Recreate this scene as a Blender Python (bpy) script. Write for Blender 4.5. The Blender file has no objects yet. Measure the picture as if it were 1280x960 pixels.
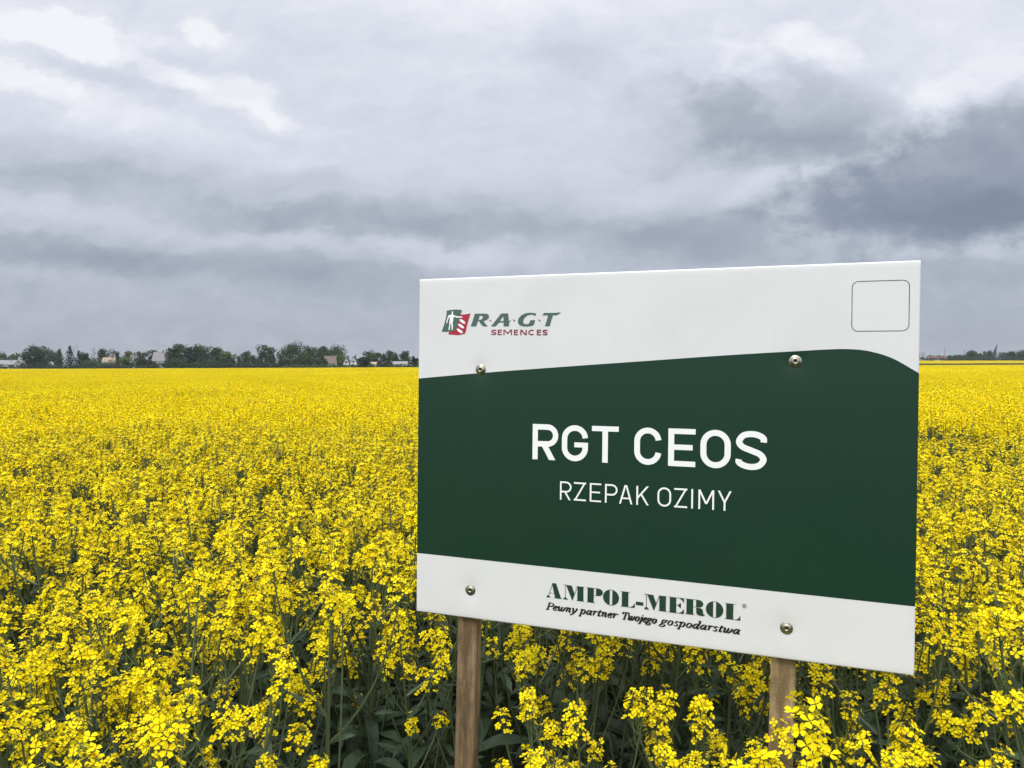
import bpy, bmesh, math, random
import numpy as np
from mathutils import Matrix, Vector
from mathutils.geometry import tessellate_polygon

scene = bpy.context.scene
COL = scene.collection
R = math.radians
PI = math.pi

# ------------------------------------------------------------------ camera
CAM_H = 1.62
FPX = 925.0                                    # focal length of the photograph in its own pixels
cam = bpy.data.objects.new('camera', bpy.data.cameras.new('camera'))
COL.objects.link(cam)
scene.camera = cam
cam.data.sensor_width = 36
cam.data.lens = 36 * FPX / 1280
cam.data.clip_start = 0.05
cam.data.clip_end = 9000
cam.matrix_world = Matrix(((0.999992, 0.004000, 0.0, 0.0),
                           (-0.0000977, 0.0244247, -0.9997017, 0.0),
                           (-0.0039988, 0.9996937, 0.0244249, CAM_H),
                           (0, 0, 0, 1)))

# ------------------------------------------------------------------ render / exposure
scene.render.engine = 'CYCLES'
scene.view_settings.view_transform = 'Standard'
scene.view_settings.look = 'None'
scene.view_settings.exposure = 0.0
scene.view_settings.gamma = 1.0
scene.view_settings.use_curve_mapping = False
scene.cycles.use_denoising = True
scene.cycles.max_bounces = 6
scene.cycles.diffuse_bounces = 4
scene.cycles.glossy_bounces = 2
scene.cycles.transmission_bounces = 3
scene.cycles.volume_bounces = 0
scene.cycles.sample_clamp_indirect = 6


def s2l(*c):
    return tuple((x / 255 / 12.92) if x / 255 <= .04045 else ((x / 255 + .055) / 1.055) ** 2.4 for x in c)


class NT:
    """small helper to wire shader nodes"""
    def __init__(self, tree):
        self.t = tree
        self.t.nodes.clear()

    def n(self, kind, **kw):
        nd = self.t.nodes.new(kind)
        for k, v in kw.items():
            setattr(nd, k, v)
        return nd

    def put(self, sock, v):
        if hasattr(v, 'is_output'):
            self.t.links.new(v, sock)
        else:
            sock.default_value = v

    def m(self, op, a, b=0.0, c=0.0, clamp=False):
        nd = self.n('ShaderNodeMath', operation=op, use_clamp=clamp)
        self.put(nd.inputs[0], a)
        self.put(nd.inputs[1], b)
        self.put(nd.inputs[2], c)
        return nd.outputs[0]

    def sm(self, v, a, b):
        nd = self.n('ShaderNodeMapRange', interpolation_type='SMOOTHSTEP')
        self.put(nd.inputs['Value'], v)
        nd.inputs['From Min'].default_value = a
        nd.inputs['From Max'].default_value = b
        return nd.outputs[0]

    def noise(self, vec, scale, detail=4.0, rough=.55):
        nd = self.n('ShaderNodeTexNoise')
        if vec is not None:
            self.put(nd.inputs['Vector'], vec)
        nd.inputs['Scale'].default_value = scale
        nd.inputs['Detail'].default_value = detail
        nd.inputs['Roughness'].default_value = rough
        return nd.outputs[0]

    def ramp(self, fac, stops):
        nd = self.n('ShaderNodeValToRGB')
        self.put(nd.inputs[0], fac)
        e = nd.color_ramp.elements
        while len(e) < len(stops):
            e.new(.5)
        for el, (p, c) in zip(e, stops):
            el.position = p
            el.color = (*c, 1)
        return nd.outputs[0]

    def xyz(self, x, y, z=0.0):
        nd = self.n('ShaderNodeCombineXYZ')
        for i, v in enumerate((x, y, z)):
            self.put(nd.inputs[i], v)
        return nd.outputs[0]

    def mixc(self, f, a, b, mode='MIX'):
        nd = self.n('ShaderNodeMix', data_type='RGBA', blend_type=mode)
        self.put(nd.inputs[0], f)
        self.put(nd.inputs[6], (*a, 1) if isinstance(a, tuple) else a)
        self.put(nd.inputs[7], (*b, 1) if isinstance(b, tuple) else b)
        return nd.outputs[2]


# ------------------------------------------------------------------ sun direction, sky
SUN_EL, SUN_AZ = 52.0, 215.0                   # degrees; azimuth clockwise from the view direction (+Y)
sun_dir = Vector((math.sin(R(SUN_AZ)) * math.cos(R(SUN_EL)), math.cos(R(SUN_AZ)) * math.cos(R(SUN_EL)), math.sin(R(SUN_EL))))
sun = bpy.data.objects.new('sun', bpy.data.lights.new('sun', 'SUN'))
COL.objects.link(sun)
sun.data.energy = 1.5
sun.data.angle = R(14)
sun.data.color = (1.0, .955, .88)
sun.rotation_euler = sun_dir.to_track_quat('Z', 'Y').to_euler()
sun.location = (0, 0, 60)

world = bpy.data.worlds.new('World')
scene.world = world
world.use_nodes = True
W = NT(world.node_tree)
geo = W.n('ShaderNodeTexCoord')
sep = W.n('ShaderNodeSeparateXYZ')
W.t.links.new(geo.outputs['Generated'], sep.inputs[0])
dx, dy, dz = sep.outputs
yy = W.m('MAXIMUM', dy, .22)
U = W.m('DIVIDE', dx, yy)
V = W.m('DIVIDE', dz, yy)
Vc = W.m('MAXIMUM', V, -.02)
# warp, so the cloud edges billow
uv = W.xyz(U, W.m('MULTIPLY', Vc, 1.9), 3.1)
w1 = W.noise(uv, 5.0, 5, .55)
w2 = W.noise(W.xyz(U, W.m('MULTIPLY', Vc, 1.9), 11.7), 5.0, 5, .55)
w3 = W.noise(W.xyz(U, W.m('MULTIPLY', Vc, 1.5), 21.7), 18.0, 4, .6)
Uw = W.m('ADD', W.m('MULTIPLY_ADD', w1, .14, -.07), U)
Uw = W.m('ADD', Uw, W.m('MULTIPLY_ADD', w3, .05, -.025))
Vw = W.m('ADD', W.m('MULTIPLY_ADD', w2, .07, -.035), Vc)
Vw = W.m('ADD', Vw, W.m('MULTIPLY_ADD', w3, .03, -.015))
# general brightening of the overcast with height
base = W.ramp(W.m('MULTIPLY', Vw, 1.6), [(0, (.675,) * 3), (.16, (.705,) * 3), (.30, (.77,) * 3), (.44, (.84,) * 3), (.62, (.88,) * 3), (.80, (.89,) * 3)])
L = W.m('ADD', base, 0.0)
edge = W.m('MULTIPLY_ADD', W.noise(W.xyz(U, W.m('MULTIPLY', Vc, 1.4), 31.0), 16.0, 7, .62), 1.1, -.55)
clouds = [  # x, y, half width, half height, amount, tilt, firmness of the edge: cloud masses where they stand in the sky
    (85, 47, 64, 19, .115, .12, .95), (252, 41, 24, 14, .085, .2, .95), (20, 100, 50, 15, .06, .3, .95), (140, 138, 70, 16, .03, .3, .8), (120, 88, 70, 9, -.05, .25, .5), (215, 97, 30, 12, .06, .3, .9), (300, 125, 55, 18, .065, .3, .9), (190, 75, 60, 12, -.03, .2, .3),
    (350, 152, 50, 12, .035, .2, .5), (190, 165, 110, 20, .045, .2, .4), (650, 4, 190, 26, .03, 0, 0), (480, 90, 160, 50, -.02, 0, 0),
    (20, 205, 110, 30, -.085, .05, .2), (170, 228, 110, 20, -.055, .05, .3), (300, 228, 90, 22, -.05, .1, .3), (300, 268, 90, 13, -.06, .03, .4), (470, 272, 120, 15, -.075, .0, .4), (610, 290, 110, 15, -.075, -.02, .4),
    (50, 308, 120, 14, -.085, .10, .4), (170, 318, 90, 10, -.04, .05, .3), (330, 325, 110, 17, -.06, .05, .4), (450, 345, 100, 13, -.04, 0, .3), (430, 300, 130, 7, .045, .06, .3), (590, 318, 110, 10, .05, 0, .3), (110, 270, 130, 10, .03, .1, .3),
    (940, 165, 130, 46, -.06, .15, .3), (985, 142, 105, 44, -.10, .1, .8), (1010, 185, 140, 18, -.06, -.12, .4),
    (1215, 226, 150, 54, -.185, -.22, .75), (1150, 262, 150, 26, -.09, -.04, .5), (1270, 190, 60, 60, -.05, -.3, .2), (1240, 270, 90, 22, -.05, 0, .4),
    (712, 72, 36, 26, -.055, .2, .2), (905, 305, 80, 20, -.09, -.1, .5), (780, 300, 80, 16, -.05, 0, .4), (850, 190, 60, 24, -.035, -.3, .2), (660, 245, 60, 20, -.02, 0, 0),
    (1008, 66, 64, 15, .07, .16, .8), (935, 98, 40, 24, .055, .7, .8), (1215, 112, 80, 24, .05, -.3, .8), (1140, 130, 40, 20, .03, 0, .5),
    (975, 232, 44, 16, .06, -.35, .7), (985, 283, 30, 10, .05, .1, .7), (1060, 295, 120, 10, .045, -.05, .4), (1230, 308, 100, 11, .05, -.1, .5), (1220, 340, 110, 13, -.045, 0, .4), (1220, 400, 130, 40, -.03, 0, 0)]
for (px, py, sx, sy, amp, tilt, firm) in clouds:
    cu, cv = (px - 640) / FPX, (457.4 - py) / FPX
    a = W.m('SUBTRACT', Uw, cu)
    b = W.m('SUBTRACT', Vw, cv)
    b = W.m('MULTIPLY_ADD', a, tilt, b)
    a = W.m('MULTIPLY', a, FPX / (sx * 1.1))
    b = W.m('MULTIPLY', b, FPX / (sy * 1.15))
    d = W.m('MULTIPLY_ADD', b, b, W.m('MULTIPLY', a, a))
    g = W.m('POWER', 2.4, W.m('MULTIPLY', d, -.7))
    if firm:                                   # billowing edge
        g = W.m('MULTIPLY_ADD', W.sm(W.m('ADD', g, edge), .16, .70), firm, W.m('MULTIPLY', g, 1 - firm))
    L = W.m('MULTIPLY_ADD', g, amp, L)
st = W.noise(W.xyz(Uw, W.m('MULTIPLY', Vw, 3.2), 5.0), 4.5, 6, .58)
L = W.m('ADD', L, W.m('MULTIPLY_ADD', st, .11, -.033))
fine = W.noise(W.xyz(Uw, W.m('MULTIPLY', Vw, 1.7), 8.0), 20.0, 6, .6)
L = W.m('ADD', L, W.m('MULTIPLY_ADD', fine, .10, -.05))
cloud = W.ramp(L, [(.50, s2l(128, 140, 158)), (.60, s2l(148, 157, 175)), (.70, s2l(172, 179, 192)), (.80, s2l(202, 207, 219)), (.88, s2l(221, 225, 237)), (.98, s2l(249, 250, 254))])
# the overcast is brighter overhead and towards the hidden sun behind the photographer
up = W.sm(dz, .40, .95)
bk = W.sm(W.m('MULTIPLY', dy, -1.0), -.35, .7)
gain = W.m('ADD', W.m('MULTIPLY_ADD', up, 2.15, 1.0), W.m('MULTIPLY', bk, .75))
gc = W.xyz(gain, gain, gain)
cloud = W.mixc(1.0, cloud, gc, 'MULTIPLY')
sky = W.n('ShaderNodeTexSky')
sky.sky_type = 'NISHITA'
sky.sun_disc = False
sky.sun_elevation = R(SUN_EL)
sky.sun_rotation = R(SUN_AZ)
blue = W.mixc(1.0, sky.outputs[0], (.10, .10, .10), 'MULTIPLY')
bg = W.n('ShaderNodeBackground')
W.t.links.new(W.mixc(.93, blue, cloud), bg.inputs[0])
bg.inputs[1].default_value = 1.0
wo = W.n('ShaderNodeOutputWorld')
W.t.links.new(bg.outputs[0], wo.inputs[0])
world.cycles.sampling_method = 'MANUAL'
world.cycles.sample_map_resolution = 512


# ------------------------------------------------------------------ helpers
def tag(o, label=None, cat=None, group=None, kind=None):
    for k, v in (('label', label), ('category', cat), ('group', group), ('kind', kind)):
        if v:
            o[k] = v
    return o


def empty(name, loc, rz=0.0):
    o = bpy.data.objects.new(name, None)
    o.empty_display_size = .2
    COL.objects.link(o)
    o.location = loc
    o.rotation_euler = (0, 0, rz)
    return o


class Acc:
    """collects faces, then links them as one mesh object"""
    def __init__(self):
        self.v, self.f, self.m = [], [], []

    def add(self, vs, fs, m=0):
        o = len(self.v)
        self.v.extend(tuple(p) for p in vs)
        for f in fs:
            self.f.append(tuple(i + o for i in f))
            self.m.append(m)

    def box(self, x0, x1, y0, y1, z0, z1, m=0):
        self.add([(x0, y0, z0), (x1, y0, z0), (x1, y1, z0), (x0, y1, z0), (x0, y0, z1), (x1, y0, z1), (x1, y1, z1), (x0, y1, z1)],
                 [(0, 3, 2, 1), (4, 5, 6, 7), (0, 1, 5, 4), (1, 2, 6, 5), (2, 3, 7, 6), (3, 0, 4, 7)], m)

    def tube(self, pts, rad, sides=4, m=0, cap=False):
        pts = [Vector(p) for p in pts]
        n = len(pts)
        vs, fs = [], []
        for i, p in enumerate(pts):
            d = (pts[min(i + 1, n - 1)] - pts[max(i - 1, 0)]).normalized()
            a = d.cross(Vector((.31, .95, .05)))
            if a.length < .05:
                a = d.cross(Vector((1, 0, 0)))
            a.normalize()
            b = d.cross(a)
            r = rad[i] if hasattr(rad, '__len__') else rad
            for k in range(sides):
                t = 2 * PI * k / sides
                vs.append(p + (a * math.cos(t) + b * math.sin(t)) * r)
        for i in range(n - 1):
            for k in range(sides):
                k2 = (k + 1) % sides
                fs.append((i * sides + k, i * sides + k2, (i + 1) * sides + k2, (i + 1) * sides + k))
        if cap:
            fs.append(tuple(range(sides - 1, -1, -1)))
            fs.append(tuple((n - 1) * sides + k for k in range(sides)))
        self.add(vs, fs, m)

    def mesh(self, name, mats, smooth=False):
        me = bpy.data.meshes.new(name)
        me.from_pydata(self.v, [], self.f)
        for mt in mats:
            me.materials.append(mt)
        if len(mats) > 1:
            me.polygons.foreach_set('material_index', self.m)
        if smooth:
            me.polygons.foreach_set('use_smooth', [True] * len(me.polygons))
        me.update()
        return me

    def build(self, name, mats, parent=None, smooth=False):
        mats = mats if isinstance(mats, (list, tuple)) else [mats]
        o = bpy.data.objects.new(name, self.mesh(name, mats, smooth))
        COL.objects.link(o)
        if parent:
            o.parent = parent
        return o


def principled(name, color, rough=.6, metallic=0.0, spec=.5, build=None):
    mt = bpy.data.materials.new(name)
    mt.use_nodes = True
    N = NT(mt.node_tree)
    p = N.n('ShaderNodeBsdfPrincipled')
    p.inputs['Base Color'].default_value = (*color, 1)
    p.inputs['Roughness'].default_value = rough
    p.inputs['Metallic'].default_value = metallic
    p.inputs['Specular IOR Level'].default_value = spec
    o = N.n('ShaderNodeOutputMaterial')
    N.t.links.new(p.outputs[0], o.inputs[0])
    if build:
        build(N, p)
    return mt


def bump(N, p, h, strength=.3, dist=.01):
    b = N.n('ShaderNodeBump')
    N.put(b.inputs['Height'], h)
    b.inputs['Strength'].default_value = strength
    b.inputs['Distance'].default_value = dist
    N.t.links.new(b.outputs[0], p.inputs['Normal'])


def leafy(name, dark, light, trans, rough=.55, island=True, spec=.25, hue=None):
    """leaf or petal: diffuse sheet that lets some light through, tone varied piece by piece"""
    mt = bpy.data.materials.new(name)
    mt.use_nodes = True
    N = NT(mt.node_tree)
    g = N.n('ShaderNodeNewGeometry')
    oi = N.n('ShaderNodeObjectInfo')
    f = N.m('ADD', N.m('MULTIPLY', g.outputs['Random Per Island'], .65), N.m('MULTIPLY', oi.outputs['Random'], .35))
    col = N.mixc(f, dark, light)
    if hue:
        sel = N.sm(g.outputs['Random Per Island'], .90, .97)
        col = N.mixc(sel, col, hue)
    p = N.n('ShaderNodeBsdfPrincipled')
    N.put(p.inputs['Base Color'], col)
    p.inputs['Roughness'].default_value = rough
    p.inputs['Specular IOR Level'].default_value = spec
    t = N.n('ShaderNodeBsdfTranslucent')
    N.put(t.inputs[0], col)
    mx = N.n('ShaderNodeMixShader')
    mx.inputs[0].default_value = trans
    N.t.links.new(p.outputs[0], mx.inputs[1])
    N.t.links.new(t.outputs[0], mx.inputs[2])
    o = N.n('ShaderNodeOutputMaterial')
    N.t.links.new(mx.outputs[0], o.inputs[0])
    return mt


M = {}
M['petal'] = leafy('petal', (.74, .56, .003), (.88, .75, .006), .17, .6, spec=.08, hue=(.78, .47, .003))
M['stem'] = leafy('stem', (.042, .062, .022), (.120, .150, .072), .05, .5, spec=.3)
M['bud'] = leafy('bud', (.24, .25, .025), (.38, .36, .03), .2, .5)
M['leaf'] = leafy('leaf', (.027, .047, .024), (.060, .094, .048), .15, .5, spec=.25)
M['pod'] = leafy('pod', (.10, .14, .04), (.15, .19, .05), .1, .5)
PLANT_MATS = [M['petal'], M['stem'], M['bud'], M['leaf'], M['pod']]
for k, a, b in (('crown_mid', (.024, .045, .016), (.052, .086, .028)), ('crown_dark', (.016, .029, .015), (.032, .052, .025)),
                ('crown_light', (.052, .088, .022), (.095, .140, .038)), ('crown_grey', (.050, .070, .040), (.084, .106, .058))):
    M[k] = leafy(k, a, b, .15, .7, spec=.1)


def bark_b(N, p):
    tc = N.n('ShaderNodeTexCoord')
    n = N.noise(tc.outputs['Object'], 3.0, 4)
    N.put(p.inputs['Base Color'], N.ramp(n, [(.3, (.05, .04, .03)), (.7, (.12, .10, .08))]))


M['bark'] = principled('bark', (.08, .06, .05), .9, build=bark_b)


def ground_b(N, p):
    tc = N.n('ShaderNodeTexCoord')
    n1 = N.noise(tc.outputs['Object'], .05, 5)
    n2 = N.noise(tc.outputs['Object'], 2.3, 6, .65)
    n3 = N.noise(tc.outputs['Object'], 30.0, 4, .65)
    c = N.mixc(n2, (.030, .045, .016), (.060, .050, .032))
    c = N.mixc(N.m('MULTIPLY', n1, .7), c, (.045, .075, .022))
    N.put(p.inputs['Base Color'], c)
    bump(N, p, N.m('ADD', n3, n2), .6, .05)


M['ground'] = principled('ground', (.05, .05, .03), .95, spec=.1, build=ground_b)


# ------------------------------------------------------------------ terrain
def smooth(a, b, x):
    t = np.clip((np.asarray(x, float) - a) / (b - a), 0, 1)
    return t * t * (3 - 2 * t)


def ground_z(x, y):
    r = np.hypot(x, y)
    az = np.degrees(np.arctan2(x, np.maximum(y, 1e-3)))
    return smooth(9, 24, az) * (smooth(354, 386, y) * 1.25 + smooth(386, 610, y) * 2.25 + smooth(620, 2500, r) * 6) - smooth(900, 2400, r) * 4


rings = [0] + list(np.geomspace(2, 300, 40)) + list(np.arange(310, 480, 8)) + list(np.geomspace(490, 2400, 18))
nseg = 144
acc = Acc()
vs, fs = [(0, 0, 0)], []
for r in rings[1:]:
    for k in range(nseg):
        t = 2 * PI * k / nseg
        x, y = r * math.sin(t), r * math.cos(t)
        z = float(ground_z(x, y)) if y > 0 else 0.0
        if r < 5:
            z += .012 * math.sin(x * 7 + 1) * math.cos(y * 6)
        vs.append((x, y, z))
for k in range(nseg):
    fs.append((0, 1 + (k + 1) % nseg, 1 + k))
for i in range(len(rings) - 2):
    for k in range(nseg):
        k2 = (k + 1) % nseg
        a, b = 1 + i * nseg, 1 + (i + 1) * nseg
        fs.append((a + k, a + k2, b + k2, b + k))
acc.add(vs, fs)
tag(acc.build('ground', M['ground'], smooth=True), kind='structure')

# ------------------------------------------------------------------ the sign
SU = Vector((0.94134782, -0.3373213, -0.00886649)).normalized()
SV = Vector((-0.01477215, -0.0149448, -0.99977919)).normalized()
SN = SV.cross(SU).normalized()                 # towards the photographer
STL = Vector((-0.20753546, 1.66771419, 1.81559389))
BW, BH = 1.0, .7486                            # the sheet in metres
base_pt = STL + SU * .5
sign = empty('field_sign', (base_pt.x, base_pt.y, 0))
tag(sign, 'white sign board with a wide green band on two wooden posts', 'sign')
BM = Matrix.Translation(-sign.location) @ Matrix(((SU.x, -SV.x, SN.x, STL.x), (SU.y, -SV.y, SN.y, STL.y), (SU.z, -SV.z, SN.z, STL.z), (0, 0, 0, 1)))
SCREWS = [(151, 202), (792, 182), (132, 686), (783, 689)]
POSTS = [(108, 152), (766, 812)]


def dent(u, v):
    """how far the sheet is pulled in (mm) round the bolts and pressed against the posts"""
    u, v = np.asarray(u, float), np.asarray(v, float)
    z = np.zeros(np.broadcast(u, v).shape)
    for (a, b) in SCREWS:
        d2 = (u - a) ** 2 + ((v - b) * .9) ** 2
        z -= 2.2 * np.exp(-d2 / 260.) + .9 * np.exp(-d2 / 1500.)
    for (a, b) in POSTS:
        z += .35 * np.exp(-((u - (a + b) / 2) / 26.) ** 2) * np.sin(np.clip(v / 750, 0, 1) * PI)
    z += .8 * np.sin(u / 1000 * PI * 2.0 + .6) * np.sin(v / 750 * PI)
    return z


def mm(u, v, h=0.0):
    return (u / 1000, -v / 1000, (float(dent(u, v)) + h) / 1000)


def scuffs(N, p, base, amt):
    tc = N.n('ShaderNodeTexCoord')
    n1 = N.noise(tc.outputs['Object'], 5.0, 5, .6)
    n2 = N.noise(tc.outputs['Object'], 60.0, 3, .6)
    c = N.mixc(N.m('MULTIPLY', N.sm(n1, .42, .8), amt), base, tuple(c * .72 for c in base))
    mp = N.n('ShaderNodeMapping')                                  # dried run-off marks and splashes of dust
    mp.inputs['Scale'].default_value = (1, .06, 1)
    N.t.links.new(tc.outputs['Object'], mp.inputs['Vector'])
    run = N.noise(mp.outputs[0], 70.0, 4, .6)
    c = N.mixc(N.m('MULTIPLY', N.sm(run, .58, .80), .10), c, tuple(x * .7 + .02 for x in base))
    spot = N.noise(tc.outputs['Object'], 210.0, 2, .5)
    c = N.mixc(N.m('MULTIPLY', N.sm(spot, .70, .76), .25), c, tuple(x * .6 + .035 for x in base))
    N.put(p.inputs['Base Color'], c)
    N.put(p.inputs['Roughness'], N.m('MULTIPLY_ADD', n1, .16, p.inputs['Roughness'].default_value - .08))
    bump(N, p, N.m('MULTIPLY_ADD', n2, .15, n1), .06, .004)


M['board'] = principled('white_board', (.645, .65, .635), .38, spec=.45, build=lambda N, p: scuffs(N, p, (.645, .65, .635), .22))
M['band'] = principled('green_print', (.004, .040, .018), .36, spec=.3, build=lambda N, p: scuffs(N, p, (.006, .033, .017), .3))
M['white_print'] = principled('white_print', (.80, .81, .79), .4)
M['grey_green'] = principled('grey_green_print', (.055, .105, .080), .4)
M['red'] = principled('red_print', (.36, .008, .030), .4)
M['wine'] = principled('wine_print', (.22, .006, .035), .4)
M['deep_green'] = principled('deep_green_print', (.010, .040, .022), .4)
M['black_print'] = principled('black_print', (.012, .012, .012), .4)

# sheet with rolled edges: rows of rings from the centre grid out and round to the back
acc = Acc()
nu, nv, rad = 120, 90, 3.6
us = np.linspace(rad, BW * 1000 - rad, nu + 1)
vs_ = np.linspace(rad, BH * 1000 - rad, nv + 1)
grid = [[mm(u, v) for v in vs_] for u in us]
acc.add([p for row in grid for p in row],
        [(i * (nv + 1) + j, i * (nv + 1) + j + 1, (i + 1) * (nv + 1) + j + 1, (i + 1) * (nv + 1) + j) for i in range(nu) for j in range(nv)])
per = [(i, 0) for i in range(nu)] + [(nu, j) for j in range(nv)] + [(i, nv) for i in range(nu, 0, -1)] + [(0, j) for j in range(nv, 0, -1)]
ring0 = [i * (nv + 1) + j for i, j in per]
prev = ring0
for k in range(1, 8):
    if k <= 5:
        t = k / 5 * PI / 2
        o, zd = rad * math.sin(t), -rad * (1 - math.cos(t))
    elif k == 6:
        o, zd = rad, -11.0
    else:
        o, zd = rad - 9, -11.0
    start = len(acc.v)
    for (i, j) in per:
        x, y, z = acc.v[i * (nv + 1) + j]
        ox = -o if i == 0 else (o if i == nu else 0)
        oy = o if j == 0 else (-o if j == nv else 0)
        acc.v.append((x + ox / 1000, y + oy / 1000, z + zd / 1000))
    n = len(per)
    cur = list(range(start, start + n))
    for a in range(n):
        b = (a + 1) % n
        acc.f.append((prev[a], prev[b], cur[b], cur[a]))
        acc.m.append(0)
    prev = cur
# back face, 3 mm behind the front sheet
st = len(acc.v)
acc.add([(.003, -.003, -.004), (.997, -.003, -.004), (.997, -BH + .003, -.004), (.003, -BH + .003, -.004)], [(3, 2, 1, 0)])
board = acc.build('board', M['board'], sign, smooth=True)
board.matrix_local = BM


# ---- printing: flat shapes lying a fraction of a millimetre on the sheet
class Print:
    def __init__(self, h):
        self.a, self.h, self.k = Acc(), h, 0

    def poly(self, pts, holes=()):
        self.k += 1
        h = self.h + .018 * (self.k % 40)
        loops = [list(pts)] + [list(x) for x in holes]
        tri = tessellate_polygon([[Vector((x, y, 0)) for x, y in l] for l in loops])
        flat = [p for l in loops for p in l]
        fs = []
        for t in tri:
            a, b, c = (flat[i] for i in t)
            ar = (b[0] - a[0]) * (c[1] - a[1]) - (b[1] - a[1]) * (c[0] - a[0])
            if abs(ar) < 1e-6:
                continue
            fs.append(tuple(t) if ar < 0 else (t[0], t[2], t[1]))
        self.a.add([mm(u, v, h) for u, v in flat], fs)

    def rect(self, x0, x1, y0, y1):
        self.poly([(x0, y0), (x1, y0), (x1, y1), (x0, y1)])

    def stroke(self, pts, w, lo=None, hi=None, closed=False, smoothn=0, nib=None):
        """a pen stroke; lo/hi cut it off at two horizontal lines; nib = (thin, thick, slant) varies the width with direction"""
        P = [np.array(p, float) for p in pts]
        if smoothn:
            Q, n = [], len(P)
            rng = range(n if closed else n - 1)
            for i in rng:
                p0 = P[(i - 1) % n] if closed or i > 0 else P[i]
                p1, p2 = P[i], P[(i + 1) % n]
                p3 = P[(i + 2) % n] if closed or i + 2 < n else p2
                for s in range(smoothn):
                    t = s / smoothn
                    Q.append(.5 * ((2 * p1) + (-p0 + p2) * t + (2 * p0 - 5 * p1 + 4 * p2 - p3) * t * t + (-p0 + 3 * p1 - 3 * p2 + p3) * t ** 3))
            if not closed:
                Q.append(P[-1])
            P = Q
        n = len(P)
        lft, rgt = [], []
        for i in range(n):
            a = P[(i - 1) % n] if closed or i > 0 else P[i]
            b = P[(i + 1) % n] if closed or i < n - 1 else P[i]
            d0 = P[i] - a if (closed or i > 0) else b - P[i]
            d1 = b - P[i] if (closed or i < n - 1) else P[i] - a
            d0 = d0 / (np.linalg.norm(d0) + 1e-9)
            d1 = d1 / (np.linalg.norm(d1) + 1e-9)
            d = d0 + d1
            d = d / (np.linalg.norm(d) + 1e-9)
            nrm = np.array((-d[1], d[0]))
            c = max(.5, float(d @ d1))
            ww = w
            if nib:
                up = np.array((nib[2], -1.0))
                up /= np.linalg.norm(up)
                ww = nib[0] + (nib[1] - nib[0]) * abs(float(d @ up)) ** 1.6
            lft.append(P[i] + nrm * ww / 2 / c)
            rgt.append(P[i] - nrm * ww / 2 / c)
        self.k += 1
        h = self.h + .018 * (self.k % 40)
        m = n if closed else n - 1
        for i in range(m):
            j = (i + 1) % n
            q = [lft[i], lft[j], rgt[j], rgt[i]]
            for lim, sg in ((lo, 1), (hi, -1)):
                if lim is None:
                    continue
                out = []
                for a in range(len(q)):
                    A_, B_ = q[a], q[(a + 1) % len(q)]
                    ia, ib = (A_[1] - lim) * sg >= 0, (B_[1] - lim) * sg >= 0
                    if ia:
                        out.append(A_)
                    if ia != ib:
                        out.append(A_ + (B_ - A_) * (lim - A_[1]) / (B_[1] - A_[1]))
                q = out
                if len(q) < 3:
                    break
            if len(q) >= 3:
                ar = sum(q[a][0] * q[(a + 1) % len(q)][1] - q[(a + 1) % len(q)][0] * q[a][1] for a in range(len(q)))
                idx = list(range(len(q)))
                self.a.add([mm(p[0], p[1], h) for p in q], [idx if ar < 0 else idx[::-1]])

    def build(self, name, mat):
        return self.a.build(name, mat, board)


def arc(cx, cy, rx, ry, a0, a1, n=14):
    return [(cx + rx * math.cos(R(a0 + (a1 - a0) * i / n)), cy + ry * math.sin(R(a0 + (a1 - a0) * i / n))) for i in range(n + 1)]


# green band: wavy upper edge, straight lower edge, laid on as a fine grid that follows the sheet
TOP = [(0.2, 223), (151, 209.5), (330, 195.5), (499, 183), (640, 172.5), (715, 167.5), (801, 162.5), (842, 160), (883, 159.2), (917, 163), (956, 176), (999.8, 203)]
tx, ty = zip(*TOP)


def top_edge(u):
    i = min(max(np.searchsorted(tx, u) - 1, 0), len(tx) - 2)
    x0, x1 = tx[i], tx[i + 1]
    s = lambda k: (ty[min(k + 1, len(tx) - 1)] - ty[max(k - 1, 0)]) / (tx[min(k + 1, len(tx) - 1)] - tx[max(k - 1, 0)])
    h = x1 - x0
    t = (u - x0) / h
    return (2 * t ** 3 - 3 * t * t + 1) * ty[i] + (t ** 3 - 2 * t * t + t) * h * s(i) + (-2 * t ** 3 + 3 * t * t) * ty[i + 1] + (t ** 3 - t * t) * h * s(i + 1)


acc = Acc()
nu, nv = 160, 70
uu = np.concatenate([[.25, .6, 1.2, 2.2, 3.4], np.linspace(6, 994, nu - 9), [996.6, 997.8, 998.8, 999.4, 999.75]])
pts = []
roll = lambda u: max(0.0, rad - min(u, 1000 - u))                  # how far into the rolled edge
for u in uu:
    t0, t1 = top_edge(u), 616 + 6.5 * u / 1000
    drop = rad - math.sqrt(max(0.0, rad * rad - roll(u) ** 2))
    uc_ = min(max(u, rad), 1000 - rad)
    for j in range(nv + 1):
        v = t0 + (t1 - t0) * j / nv
        pts.append((u / 1000, -v / 1000, (float(dent(uc_, v)) + .25 - drop) / 1000))
acc.add(pts, [(i * (nv + 1) + j, i * (nv + 1) + j + 1, (i + 1) * (nv + 1) + j + 1, (i + 1) * (nv + 1) + j) for i in range(nu) for j in range(nv)])
band = acc.build('green_band', M['band'], board, smooth=True)


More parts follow.
